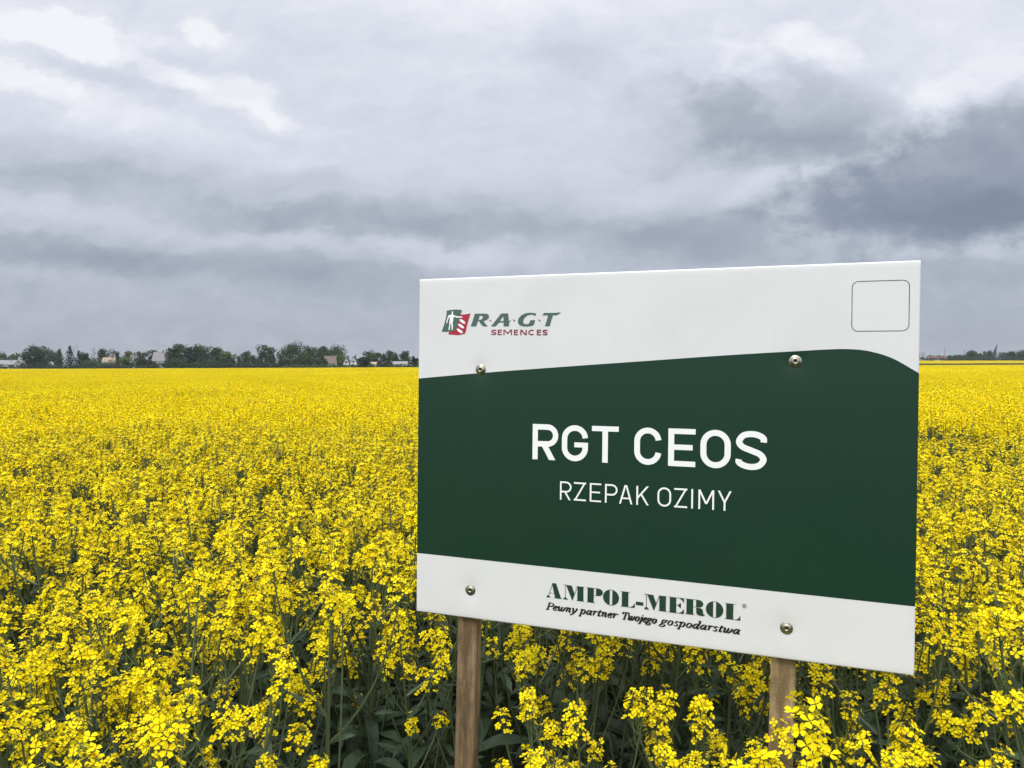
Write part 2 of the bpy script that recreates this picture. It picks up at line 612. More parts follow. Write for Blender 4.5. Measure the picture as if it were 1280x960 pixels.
# ---- sans capitals drawn with an even pen
def sans(P, ch, x0, x1, y0, y1, w, r=None):
    xa, xb, ya, yb = x0 + w / 2, x1 - w / 2, y0 + w / 2, y1 - w / 2
    h = yb - ya
    r = (xb - xa) / 2 if r is None else r
    ym = y0 + (y1 - y0) * .5
    if ch == 'R':
        P.rect(x0, x0 + w, y0, y1)
        yw = y0 + (y1 - y0) * .555
        rr = (yw - ya) / 2
        P.stroke([(x0 + w - .1, ya), (xb - rr - .5, ya)] + arc(xb - rr - .5, ya + rr, rr, rr, -90, 90)[1:] + [(x0 + w - .1, yw)], w)
        P.stroke([(x0 + (x1 - x0) * .40, yw - w * .3), (x1 - w * .58, y1 + w)], w * 1.04, yw, y1)
    elif ch == 'P':
        P.rect(x0, x0 + w, y0, y1)
        yw = y0 + (y1 - y0) * .56
        rr = (yw - ya) / 2
        P.stroke([(x0 + w - .1, ya), (xb - rr, ya)] + arc(xb - rr, ya + rr, rr, rr, -90, 90)[1:] + [(x0 + w - .1, yw)], w)
    elif ch in 'CG':
        cx = (xa + xb) / 2
        yt, ybm = ya + r, yb - r
        a0 = -6 if w > 8 else -10
        path = arc(cx, yt, r, r, a0 if ch == 'C' else -4, -90, 10) + arc(cx, yt, r, r, -90, -180, 10)[1:] + arc(cx, ybm, r, r, 180, 90, 10) + arc(cx, ybm, r, r, 90, 6 if ch == 'C' else 0, 10)[1:]
        if ch == 'G':
            yg = y0 + (y1 - y0) * .475
            path += [(xb, yg)]
            P.stroke(path, w)
            P.rect(x0 + (x1 - x0) * .48, xb - w / 2 + .1, yg, yg + w * .88)
        else:
            P.stroke(path, w)
    elif ch == 'T':
        P.rect(x0, x1, y0, y0 + w * .92)
        cx = (x0 + x1) / 2
        P.rect(cx - w / 2, cx + w / 2, y0 + w * .92, y1)
    elif ch == 'E':
        P.rect(x0, x0 + w, y0, y1)
        P.rect(x0 + w, x1, y0, y0 + w * .92)
        P.rect(x0 + w, x1, y1 - w * .92, y1)
        P.rect(x0 + w, x1 - (x1 - x0) * .10, ym - w * .46 - .5, ym + w * .46 - .5)
    elif ch == 'O':
        cx = (xa + xb) / 2
        P.stroke(arc(cx, ya + r, r, r, -180, 0, 18) + arc(cx, yb - r, r, r, 0, 180, 18), w, closed=True)
    elif ch == 'S':
        q = [(xb, y0 + h * .335), (xb - .2, y0 + h * .22), (xa + (xb - xa) * .80, ya + h * .035), (xa + (xb - xa) * .5, ya), (xa + (xb - xa) * .18, ya + h * .05), (xa, ya + h * .235),
             (xa + (xb - xa) * .14, ya + h * .395), (xa + (xb - xa) * .5, ya + h * .5), (xa + (xb - xa) * .86, ya + h * .61), (xb, ya + h * .775),
             (xa + (xb - xa) * .82, ya + h * .95), (xa + (xb - xa) * .5, yb), (xa + (xb - xa) * .2, yb - h * .04), (xa, y1 - h * .22), (xa, y1 - h * .31)]
        P.stroke(q, w, smoothn=6)
    elif ch == 'Z':
        P.rect(x0, x1, y0, y0 + w)
        P.rect(x0, x1, y1 - w, y1)
        P.stroke([(x1 - w * .6, y0), (x0 + w * .6, y1)], w * .95, y0 + w, y1 - w)
    elif ch == 'A':
        cx = (x0 + x1) / 2
        P.stroke([(cx + w * .05, y0 - w), (x0 + w * .35, y1 + w)], w, y0, y1)
        P.stroke([(cx - w * .05, y0 - w), (x1 - w * .35, y1 + w)], w, y0, y1)
        P.rect(x0 + (x1 - x0) * .22, x1 - (x1 - x0) * .22, y0 + (y1 - y0) * .66, y0 + (y1 - y0) * .66 + w * .9)
    elif ch == 'K':
        P.rect(x0, x0 + w, y0, y1)
        P.stroke([(x1 - w * .2, y0 - w), (x0 + w * .5, y0 + (y1 - y0) * .66)], w, y0, y1)
        P.stroke([(x0 + (x1 - x0) * .34, y0 + (y1 - y0) * .40), (x1 - w * .3, y1 + w)], w, y0, y1)
    elif ch == 'I':
        P.rect((x0 + x1) / 2 - w / 2, (x0 + x1) / 2 + w / 2, y0, y1)
    elif ch == 'M':
        P.rect(x0, x0 + w, y0, y1)
        P.rect(x1 - w, x1, y0, y1)
        cx = (x0 + x1) / 2
        P.stroke([(x0 + w * .35, y0 - w * .4), (cx, y0 + (y1 - y0) * .72)], w, y0, y1)
        P.stroke([(x1 - w * .35, y0 - w * .4), (cx, y0 + (y1 - y0) * .72)], w, y0, y1)
    elif ch == 'N':
        P.rect(x0, x0 + w, y0, y1)
        P.rect(x1 - w, x1, y0, y1)
        P.stroke([(x0 + w * .3, y0 - w * .4), (x1 - w * .3, y1 + w * .4)], w * 1.15, y0, y1)
    elif ch == 'Y':
        cx = (x0 + x1) / 2
        yk = y0 + (y1 - y0) * .58
        P.stroke([(x0 + w * .3, y0 - w), (cx, yk)], w, y0, y1)
        P.stroke([(x1 - w * .3, y0 - w), (cx, yk)], w, y0, y1)
        P.rect(cx - w / 2, cx + w / 2, yk - w * .3, y1)


P = Print(.75)
for ch, a, b in (('R', 272.5, 329.5), ('G', 337, 393), ('T', 401, 457), ('C', 489, 543.5), ('E', 557, 610), ('O', 619.5, 677), ('S', 686.5, 743)):
    sans(P, ch, a, b, 316.5, 391.5, 11.6)
    if ch == 'T':
        P.build('headline_lettering', M['white_print'])
        P = Print(.75)
P.build('headline_lettering', M['white_print'])
P = Print(.75)
for ch, a, b in (('R', 334, 359.5), ('Z', 364, 390), ('E', 398, 422), ('P', 430, 456), ('A', 459, 487), ('K', 494.5, 521), ('O', 537, 564), ('Z', 570, 595.5), ('I', 602, 608), ('M', 617, 647), ('Y', 653, 680.5)):
    sans(P, ch, a, b, 435, 473.5, 3.5)
P.build('subtitle_lettering', M['white_print'])

# ---- emblem with a standing figure and seeds, slanted capitals beside it
LG = [(68.7, 72.1), (78.1, 70.6), (91.4, 70.0), (101.0, 70.7), (105.9, 72.3), (104.1, 76.3), (102.7, 81.5), (100.2, 91.1), (96.7, 101.0), (92.7, 113.1), (91.6, 115.3), (83.7, 117.4), (74.1, 118.8), (65.6, 119.2), (56.8, 118.6), (61.7, 106.1), (66.3, 91.7), (68.2, 81.7)]
LR = [(102.7, 81.5), (110.8, 81.1), (120.3, 79.9), (126.2, 79.3), (122.3, 91.5), (118.3, 105.7), (115.0, 120.0), (112.7, 123.8), (104.3, 125.6), (94.7, 126.6), (83.9, 125.4), (73.0, 124.5), (75.5, 119.0), (83.7, 117.4), (91.6, 115.3), (92.7, 113.1), (96.7, 101.0), (100.2, 91.1)]
FIG = [(80.9, 74.2), (84.8, 74.3), (84.3, 77.1), (84.1, 80.4), (87.4, 83.0), (95.3, 85.0), (103.7, 85.4), (108.5, 87.1), (106.1, 88.2), (100.1, 87.8), (94.1, 88.3), (88.7, 86.3), (85.9, 86.7), (84.8, 94.2), (83.5, 99.7), (84.8, 105.3), (83.7, 114.7), (80.7, 114.6), (81.4, 106.3), (79.8, 99.7), (78.6, 99.6), (78.1, 106.3), (76.2, 115.3), (73.8, 114.9), (75.3, 105.1), (75.6, 98.5), (76.7, 94.1), (76.2, 85.8), (75.0, 86.5), (72.4, 92.9), (69.9, 100.6), (68.3, 98.9), (70.2, 91.8), (72.3, 84.0), (74.4, 82.1), (80.7, 80.9), (81.4, 78.1)]
P = Print(.35)
P.poly(LG)
P.build('green_emblem', M['grey_green'])
P = Print(.37)
P.poly(LR)
P.build('red_emblem', M['red'])
P = Print(.75)
P.poly(FIG)
for (cx, cy) in ((107.2, 96.5), (104.1, 106.6), (101.1, 117.2)):
    P.poly([(cx + 8.2 * math.cos(t) * .84 - 3.0 * math.sin(t) * .55, cy + 8.2 * math.cos(t) * .55 + 3.0 * math.sin(t) * .84) for t in [k * PI / 9 for k in range(18)]])
P.build('emblem_figure', M['white_print'])
P = Print(.35)
P.poly([(136.0, 79.9), (160.4, 80.1), (166.9, 81.4), (169.9, 85.2), (168.8, 90.6), (164.2, 94.4), (157.2, 96.6), (161.4, 102.5), (167.3, 108.0), (156.2, 108.1), (150.8, 102.9), (145.7, 95.7), (143.7, 97.3), (139.7, 107.9), (126.9, 107.7), (131.8, 94.9), (134.6, 85.1)],
       [[(147.8, 84.9), (152.9, 85.0), (155.6, 86.8), (154.2, 90.9), (150.7, 93.3), (145.2, 94.1)]])
P.poly([(198.1, 80.6), (213.7, 80.8), (214.6, 90.1), (215.4, 97.2), (221.1, 95.6), (218.1, 99.1), (216.0, 100.4), (216.3, 108.7), (203.6, 108.8), (203.6, 100.4), (193.3, 100.3), (185.5, 108.3), (177.2, 108.4), (174.5, 107.9), (186.6, 94.2)],
       [[(202.7, 86.7), (203.7, 96.9), (194.9, 96.7)]])
P.poly([(277.4, 82.1), (275.3, 87.6), (271.5, 85.5), (264.9, 84.6), (256.9, 86.4), (250.3, 92.0), (247.8, 98.3), (249.2, 102.8), (254.6, 104.7), (259.9, 104.2), (262.5, 101.7), (263.8, 96.3), (275.0, 95.9), (272.6, 105.6), (268.0, 108.5), (258.7, 109.6), (248.0, 109.2), (239.9, 106.5), (236.0, 100.7), (236.9, 93.0), (243.5, 85.5), (252.8, 81.3), (263.5, 80.2), (271.5, 81.0)])
P.poly([(294.6, 81.2), (318.7, 81.6), (331.4, 80.6), (327.8, 83.9), (322.1, 86.7), (314.3, 86.8), (311.2, 95.5), (307.5, 109.6), (296.4, 109.5), (300.1, 99.1), (303.2, 86.6), (290.7, 86.4)])
P.build('slanted_lettering', M['grey_green'])
P = Print(.35)
for q in ([(170.0, 94.4), (173.5, 94.7), (176.1, 98.0), (173.0, 97.8)], [(224.1, 93.9), (227.5, 94.4), (230.7, 98.3), (227.6, 98.3)], [(281.0, 94.8), (284.7, 95.3), (288.0, 98.9), (285.0, 98.9)]):
    P.poly(q)
for i, (ch, a, b) in enumerate((('S', 175, 187.5), ('E', 190.5, 200), ('M', 203.5, 223), ('E', 227.5, 237), ('N', 242, 256.5), ('C', 260, 274), ('E', 279, 288.5), ('S', 291.5, 303))):
    y = 115.3 + .012 * (a - 175)
    if ch == 'C':
        P.stroke(arc((a + b) / 2 + .6, y + 5.9, 6.4, 4.75, -48, -312, 20), 2.4)
    else:
        sans(P, ch, a, b, y, y + 11.8, 2.5)
P.build('red_lettering', M['wine'])

# ---- fat-face capitals
P = Print(.35)
sl = lambda pts: [(x, y + (x - 306) * .0055) for x, y in pts]
fp = lambda *pts: P.poly(sl(pts))
fr = lambda a, b, c, d: fp((a, c), (b, c), (b, d), (a, d))
B, T = 682.3, 651.5                             # baseline, cap line


def fatA():
    fp((318.5, T - .7), (327.8, T - .7), (339.3, B), (325.8, B))
    fr(322.5, 341.5, B - .9, B)
    P.stroke(sl([(319.6, T + 2), (310.8, B - 2)]), 1.1)
    fp((305.8, B), (316.2, B), (312.6, B - 4.5), (310.4, B - 5.5))
    P.stroke(sl([(313.2, B - 10), (324, B - 10)]), .9)


def fatM(o):
    fr(o + 4.5, o + 5.6, T, B - 2)
    fp((o, B), (o + 10.8, B), (o + 6.2, B - 5.2), (o + 4.2, B - 5.2))
    fr(o, o + 9, T - .2, T + .7)
    fp((o + 6.3, T), (o + 18.6, T), (o + 25.2, T + 17.5), (o + 19.9, B + .6))
    P.stroke(sl([(o + 20.2, B), (o + 31, T + .5)]), 1.1)
    fr(o + 31, o + 44, T, B)
    fr(o + 28.8, o + 46, B - .9, B - .05)
    fr(o + 30, o + 45.8, T - .1, T + .8)


def fatO(cx):
    cy, ry, rx = (B + T) / 2, 16.2, 16.6
    for s in (-1, 1):
        t0 = math.acos(2.7 / rx)
        fp(*[(cx + s * rx * math.cos(a), cy + ry * math.sin(a)) for a in np.linspace(-t0, t0, 24)])
    for s in (-1, 1):
        P.stroke(sl([(cx - 3.4, cy + s * 15.5), (cx + 3.4, cy + s * 15.5)]), .9)


def fatL(o):
    fr(o + 2.5, o + 15.8, T, B)
    fr(o, o + 19.3, T - .1, T + .8)
    fr(o, o + 29, B - .9, B + .1)
    fp((o + 29.2, B), (o + 19.5, B), (o + 25.6, B - 4), (o + 29, B - 9.8))


fatA()
fatM(343)
fr(395.6, 408.8, T, B)
fr(393, 412, B - .9, B + .1)
fr(393, 416, T - .1, T + .8)
fp((413.6, T), *[(418.5 + 9.6 * math.cos(R(a)), T + 7.7 + 7.7 * math.sin(R(a))) for a in range(-90, 91, 12)], (413.6, T + 15.4))
fr(408.8, 414, T + 14.6, T + 15.4)
fatO(445)
fatL(465)
fr(496.2, 511.3, 669, 675.8)
fatM(512.4)
fr(564, 576.6, T, B)
fr(561, 592, T - .1, T + .8)
fr(561, 592, B - .9, B + .1)
fp((591.8, T), (591.9, T + 9.8), (588.5, T + 4.5), (583, T + .6))
fp((579, T + 15.3), (586, T + 9.5), (586, T + 21.5))
P.stroke(sl([(576, T + 15.3), (580, T + 15.3)]), .9)
fp((592, B - 10), (592, B), (582, B - .5), (588, B - 4))
fr(596.6, 609.8, T, B)
fr(593.8, 613, B - .9, B + .1)
fr(593.8, 618, T - .1, T + .8)
fp((615.2, T), *[(620 + 9.2 * math.cos(R(a)), T + 7.4 + 7.4 * math.sin(R(a))) for a in range(-90, 91, 12)], (615.2, T + 14.8))
fr(609.8, 616, T + 14.4, T + 15.3)
fp((615.4, T + 15.6), (623, T + 15.6), (628, T + 18), (629.2, T + 26), (630.6, T + 28.4), (632.8, T + 26.8), (633, T + 28), (629.5, B + .3), (623, B + .2), (617.5, B - 1.5), (615.6, B - 5))
fatO(650.6)
fatL(670)
P.stroke(arc(706.3, 655.2, 3.7, 3.7, 0, 342, 19), .75, closed=True)
P.rect(704.7, 705.5, 653, 657.4)
P.stroke([(705.5, 653.3), (707.2, 653.5), (707.4, 654.8), (705.5, 655.3)], .6)
P.stroke([(706, 655.2), (707.8, 657.4)], .7)
P.build('fat_lettering', M['deep_green'])

# ---- bold italic slogan
G = {
    'n': (.95, [[(.0, .82), (.14, 1), (.22, .85), (.20, 0)], [(.20, .55), (.38, .92), (.58, .98), (.66, .8), (.63, .15), (.74, 0), (.9, .15)]]),
    'r': (.72, [[(.0, .82), (.14, 1), (.22, .85), (.20, 0)], [(.20, .55), (.4, .95), (.62, .95), (.62, .8)]]),
    'p': (.98, [[(.0, .82), (.16, 1), (.24, .85), (.22, -.55)], [(.24, .7), (.45, 1), (.68, .92), (.76, .5), (.66, .1), (.45, 0), (.24, .14)], [(.0, -.55), (.45, -.55)]]),
    'a': (1.0, [[(.70, .88), (.45, 1), (.18, .72), (.12, .3), (.26, .02), (.5, .18), (.70, .7)], [(.76, 1), (.70, .15), (.8, 0), (.95, .15)]]),
    'd': (1.02, [[(.70, .88), (.45, 1), (.18, .72), (.12, .3), (.26, .02), (.5, .18), (.70, .7)], [(.55, 1.55), (.78, 1.6), (.71, .15), (.8, 0), (.95, .15)]]),
    'e': (.80, [[(.16, .42), (.45, .52), (.66, .76), (.5, 1), (.25, .82), (.12, .4), (.28, .02), (.52, .03), (.72, .22)]]),
    'w': (1.30, [[(.0, .85), (.12, 1), (.20, .85), (.18, .2), (.32, 0), (.52, .2), (.62, .6), (.66, 1)], [(.64, .7), (.60, .2), (.76, 0), (1.0, .25), (1.12, .75), (1.0, 1)]]),
    'y': (.90, [[(.0, .85), (.14, 1), (.24, .85), (.30, .1)], [(.62, .95), (.78, .98), (.74, .55), (.46, -.12), (.14, -.5), (-.05, -.40)]]),
    't': (.64, [[(.32, 1.35), (.24, .2), (.36, 0), (.58, .16)], [(.05, .97), (.58, .97)]]),
    'o': (.88, [[(.42, 1), (.20, .82), (.12, .45), (.22, .08), (.42, 0), (.62, .18), (.70, .55), (.62, .9), (.43, 1)]]),
    'j': (.50, [[(.1, .85), (.26, 1), (.28, .8), (.24, -.15), (.06, -.5), (-.16, -.42)]]),
    'g': (.88, [[(.40, 1), (.18, .88), (.14, .6), (.28, .38), (.48, .42), (.60, .65), (.54, .92), (.40, 1)], [(.26, .38), (.16, .2), (.40, .08), (.66, -.1), (.58, -.42), (.24, -.52), (-.02, -.36), (.12, -.1), (.3, .06)], [(.56, .9), (.82, .98)]]),
    's': (.72, [[(.62, .78), (.46, 1), (.22, .85), (.26, .6), (.50, .4), (.54, .15), (.34, 0), (.08, .2)]]),
    'T': (1.15, [[(.58, 0), (.58, 1.55)], [(.05, 1.55), (1.12, 1.55)], [(.05, 1.6), (.06, 1.15)], [(1.1, 1.6), (1.08, 1.15)], [(.3, 0), (.86, 0)]]),
    'P': (1.08, [[(.28, 0), (.28, 1.55)], [(.02, 0), (.62, 0)], [(.02, 1.55), (.6, 1.55), (.95, 1.38), (.96, 1.0), (.66, .74), (.3, .74)]])}
P = Print(.35)
XH = 9.2
for word, xa, xb in (('Pewny', 305.5, 372), ('partner', 378.5, 457), ('Twojego', 466, 538), ('gospodarstwa', 545.5, 698)):
    tot = sum(G[c][0] for c in word)
    sx = (xb - xa) / tot
    x = xa
    for c in word:
        adv, strokes = G[c]
        for q in strokes:
            bl = 707.8 + (x - 305) * .0085
            pts = [(x + (px + py * .26) * sx, bl - py * XH) for px, py in q]
            P.stroke(pts, 1, smoothn=4 if len(q) > 2 else 0, nib=(1.5, 3.9, .26 * sx / XH))
        if c == 'j':
            cx, cy = x + (.30 + 1.38 * .26) * sx, bl - 1.38 * XH
            P.poly([(cx + 1.5 * math.cos(t * PI / 5), cy + 1.5 * math.sin(t * PI / 5)) for t in range(10)])
        x += adv * sx
P.build('slogan_lettering', M['black_print'])

# ---- thin rounded frame in the corner
P = Print(.35)
x0, x1, y0, y1, r = 888, 982, 35, 126.5, 11
P.stroke(arc(x1 - r, y0 + r, r, r, -90, 0, 8) + arc(x1 - r, y1 - r, r, r, 0, 90, 8) + arc(x0 + r, y1 - r, r, r, 90, 180, 8) + arc(x0 + r, y0 + r, r, r, 180, 270, 8), 1.15, closed=True)
P.build('rounded_frame', M['black_print'])


# ---- posts
def wood(name, c0, c1, c2):
    def b(N, p):
        tc = N.n('ShaderNodeTexCoord')
        mp = N.n('ShaderNodeMapping')
        mp.inputs['Scale'].default_value = (1, 1, .045)
        N.t.links.new(tc.outputs['Object'], mp.inputs['Vector'])
        g = N.noise(mp.outputs[0], 190.0, 5, .65)
        g2 = N.noise(mp.outputs[0], 42.0, 4, .6)
        mp2 = N.n('ShaderNodeMapping')
        mp2.inputs['Scale'].default_value = (1, 1, .35)
        N.t.links.new(tc.outputs['Object'], mp2.inputs['Vector'])
        blot = N.noise(mp2.outputs[0], 34.0, 6, .65)
        f = N.m('ADD', N.m('MULTIPLY', g, .5), N.m('MULTIPLY', g2, .5))
        c = N.ramp(f, [(.34, c0), (.5, c1), (.68, c2)])
        c = N.mixc(N.m('MULTIPLY', N.sm(blot, .40, .62), .75), c, c0)
        saw = N.n('ShaderNodeTexWave', wave_type='BANDS', bands_direction='Z')
        N.t.links.new(tc.outputs['Object'], saw.inputs['Vector'])
        saw.inputs['Scale'].default_value = 46
        saw.inputs['Distortion'].default_value = 2.5
        c = N.mixc(N.m('MULTIPLY', saw.outputs[1], .03), c, tuple(min(1, x * 1.7) for x in c2))
        N.put(p.inputs['Base Color'], c)
        bump(N, p, N.m('ADD', g, N.m('MULTIPLY', saw.outputs[1], .08)), .5, .0015)
    return principled(name, c1, .82, spec=.2, build=b)


M['wood_a'] = wood('brown_wood', (.085, .054, .027), (.195, .132, .070), (.34, .24, .135))
M['wood_b'] = wood('tan_wood', (.115, .076, .036), (.27, .195, .100), (.42, .31, .17))
root_inv = Matrix.Translation(-sign.location)
for (a, b), mat, lab in zip(POSTS, (M['wood_a'], M['wood_b']), ('dark brown weathered post', 'paler tan post')):
    w, d = .0455, .030
    uc = (a + b) / 2000 + .0015
    topp = STL + SU * uc + SV * .03 - SN * .0135
    dirv = (SV - SU * .016).normalized()
    ln = (topp.z + .35) / -dirv.z
    acc = Acc()
    # softened square section
    e = .0022
    prof = [(-w / 2 + e, 0), (w / 2 - e, 0), (w / 2, -e), (w / 2, -d + e), (w / 2 - e, -d), (-w / 2 + e, -d), (-w / 2, -d + e), (-w / 2, -e)]
    rnd = random.Random(a)
    nz = 26
    for k in range(nz + 1):
        jx, jy = rnd.uniform(-.0006, .0006), rnd.uniform(-.0006, .0006)
        acc.v.extend([(x + jx, y + jy, -ln * k / nz) for x, y in prof])
    for k in range(nz):
        for i in range(8):
            i2 = (i + 1) % 8
            acc.f.append((k * 8 + i, (k + 1) * 8 + i, (k + 1) * 8 + i2, k * 8 + i2))
            acc.m.append(0)
    acc.f.append(tuple(range(8)))
    acc.m.append(0)
    post = acc.build('post', mat, sign)
    post['label'] = lab
    zax = -dirv
    xax = (SU - zax * SU.dot(zax)).normalized()
    yax = zax.cross(xax)                       # points away from the camera ...
    if yax.dot(SN) < 0:
        xax2, yax = xax, -yax
        # keep the frame right-handed by mirroring the section, which is symmetric
        mtx = Matrix(((xax.x, yax.x, zax.x, topp.x), (xax.y, yax.y, zax.y, topp.y), (xax.z, yax.z, zax.z, topp.z), (0, 0, 0, 1)))
        for vtx in post.data.vertices:
            vtx.co = (mtx.to_3x3() @ vtx.co)
        post.data.flip_normals()
        post.location = topp - sign.location
    else:
        post.matrix_local = root_inv @ Matrix(((xax.x, yax.x, zax.x, topp.x), (xax.y, yax.y, zax.y, topp.y), (xax.z, yax.z, zax.z, topp.z), (0, 0, 0, 1)))

# ---- bolts
M['zinc'] = principled('zinc', (.33, .32, .25), .30, metallic=1.0)
M['zinc_dark'] = principled('dark_socket', (.05, .05, .05), .5, metallic=.6)
for k, (su, sv) in enumerate(SCREWS):
    prof = [(0, 3.1), (2.6, 3.1), (2.9, 4.6), (4.4, 4.5), (5.9, 3.9), (7.0, 2.9), (7.4, 2.0), (7.5, 1.9), (9.9, 1.75), (10.2, 1.4), (10.3, -.4)]
    acc = Acc()
    n = 28
    for (r_, h) in prof:
        for i in range(n):
            t = 2 * PI * i / n
            acc.v.append((r_ * math.cos(t) / 1000, r_ * math.sin(t) / 1000, h / 1000))
    for j in range(len(prof) - 1):
        for i in range(n):
            i2 = (i + 1) % n
            acc.f.append((j * n + i, (j + 1) * n + i, (j + 1) * n + i2, j * n + i2))
            acc.m.append(1 if j == 0 else 0)
    s = acc.build('bolt', [M['zinc'], M['zinc_dark']], sign, smooth=True)
    x, y, z = mm(su, sv, .9)
    s.matrix_local = BM @ Matrix.Translation((x, y, z)) @ Matrix.Rotation(k * .7, 4, 'Z') @ Matrix.Rotation((.03, -.02, .04, -.035)[k], 4, 'X') @ Matrix.Diagonal((1.14, 1.14, 1.05, 1))


# ------------------------------------------------------------------ rape plants
def frame(d):
    d = d.normalized()
    a = d.cross(Vector((0.2, .3, .93)) if abs(d.z) < .95 else Vector((1, .1, 0))).normalized()
    return d, a, d.cross(a)


def flower(acc, c, d, s, rng):
    d, a, b = frame(d)
    t0 = rng.uniform(0, PI)
    for k in range(4):
        t = t0 + k * PI / 2 + rng.uniform(-.12, .12)
        o = a * math.cos(t) + b * math.sin(t)
        q = d.cross(o)
        cup = rng.uniform(.05, .8)
        l, w = s * rng.uniform(.88, 1.1), s * rng.uniform(.84, 1.06)
        p0 = c + o * l * .08
        acc.add([p0, c + o * l * .55 + q * w * .40 + d * l * cup * .35, c + o * l * .55 - q * w * .40 + d * l * cup * .35,
                 c + o * l + q * w * .36 + d * l * cup * .5, c + o * l - q * w * .36 + d * l * cup * .5, c + o * l * .62 + d * l * cup * .28],
                [(0, 5, 1), (0, 2, 5), (1, 5, 3), (2, 4, 5), (3, 5, 4)], 0)
    # stamens
    p = c + d * s * .35
    acc.add([c + a * s * .12, c - a * s * .06 + b * s * .1, c - a * s * .06 - b * s * .1, p], [(0, 1, 3), (1, 2, 3), (2, 0, 3)], 2)


def bud(acc, c, d, l, r):
    d, a, b = frame(d)
    m = c + d * l * .55
    acc.add([c, m + a * r, m + b * r, m - a * r, m - b * r, c + d * l],
            [(0, 2, 1), (0, 3, 2), (0, 4, 3), (0, 1, 4), (1, 2, 5), (2, 3, 5), (3, 4, 5), (4, 1, 5)], 2)


def raceme(acc, p, d, s, rng, nfl=18):
    """flowering tip: axis, buds at the top, open flowers below, young pods at the bottom"""
    d, a, b = frame(d)
    Lr = s * rng.uniform(.050, .090)
    acc.tube([p - d * .01, p + d * Lr * .5, p + d * Lr], [.0021 * s, .0017 * s, .0012 * s], 4, 1)
    nb = rng.randint(9, 14)
    for i in range(nb):
        t = i * 2.4
        u = i / nb
        r = .011 * s * math.sqrt(u + .05)
        o = a * math.cos(t) + b * math.sin(t)
        bud(acc, p + d * (Lr + (.004 - .010 * u) * s) + o * r * .8, d + o * (.2 + .6 * u), .0068 * s, .0017 * s)
    t0 = rng.uniform(0, 6.3)
    for i in range(nfl):
        u = i / (nfl - 1)
        t = t0 + i * 2.4 + rng.uniform(-.25, .25)
        o = a * math.cos(t) + b * math.sin(t)
        h = Lr * (1.0 - .80 * u ** 1.1) + rng.uniform(-.006, .006)
        base_ = p + d * h
        pl = s * rng.uniform(.014, .030) * (.8 + .35 * u)
        pd = (o * rng.uniform(.75, 1.0) + d * (.75 - .35 * u) + Vector((0, 0, .15))).normalized()
        tip = base_ + pd * pl
        acc.tube([base_, tip], [.0007 * s, .0008 * s], 3, 1)
        fd = (pd * .75 + Vector((rng.uniform(-.6, .6), rng.uniform(-.6, .6), rng.uniform(-.05, .85)))).normalized()
        flower(acc, tip, fd, s * rng.uniform(.0064, .0098), rng)
    for i in range(rng.randint(3, 8)):
        t = rng.uniform(0, 6.3)
        o = a * math.cos(t) + b * math.sin(t)
        q = p + d * Lr * rng.uniform(-.75, .2)
        k = s * rng.uniform(.018, .045)
        acc.tube([q, q + (o * .8 + d * .6) * k * .5, q + (o * .95 + d * 1.3) * k], [.0006 * s, .0008 * s, .0004 * s], 3, 4)


def leaf(acc, p, out, l, w, droop, rng):
    up = Vector((0, 0, 1))
    side = out.cross(up).normalized()
    n = 5
    vs = []
    tw = rng.uniform(-.5, .5)
    for i in range(n + 1):
        t = i / n
        c = p + out * l * t * (1 - .25 * t * droop) + up * l * (t * .55 - droop * t * t * .9)
        ww = w * (math.sin(PI * min(1, t * .93 + .07)) ** .7) * (1 if i < n else .1)
        wob = rng.uniform(-.12, .12) * w
        s2 = (side + up * (tw * t + .25)).normalized()
        s3 = (side * -1 + up * (.25 - tw * t)).normalized()
        vs += [c + s2 * ww * .5 + up * wob, c, c + s3 * ww * .5 - up * wob]
    fs = []
    for i in range(n):
        fs += [(i * 3, i * 3 + 1, i * 3 + 4, i * 3 + 3), (i * 3 + 1, i * 3 + 2, i * 3 + 5, i * 3 + 4)]
    acc.add(vs, fs, 3)


def bez(p0, p1, p2, n):
    return [p0 * (1 - t) ** 2 + p1 * 2 * t * (1 - t) + p2 * t * t for t in [i / n for i in range(n + 1)]]


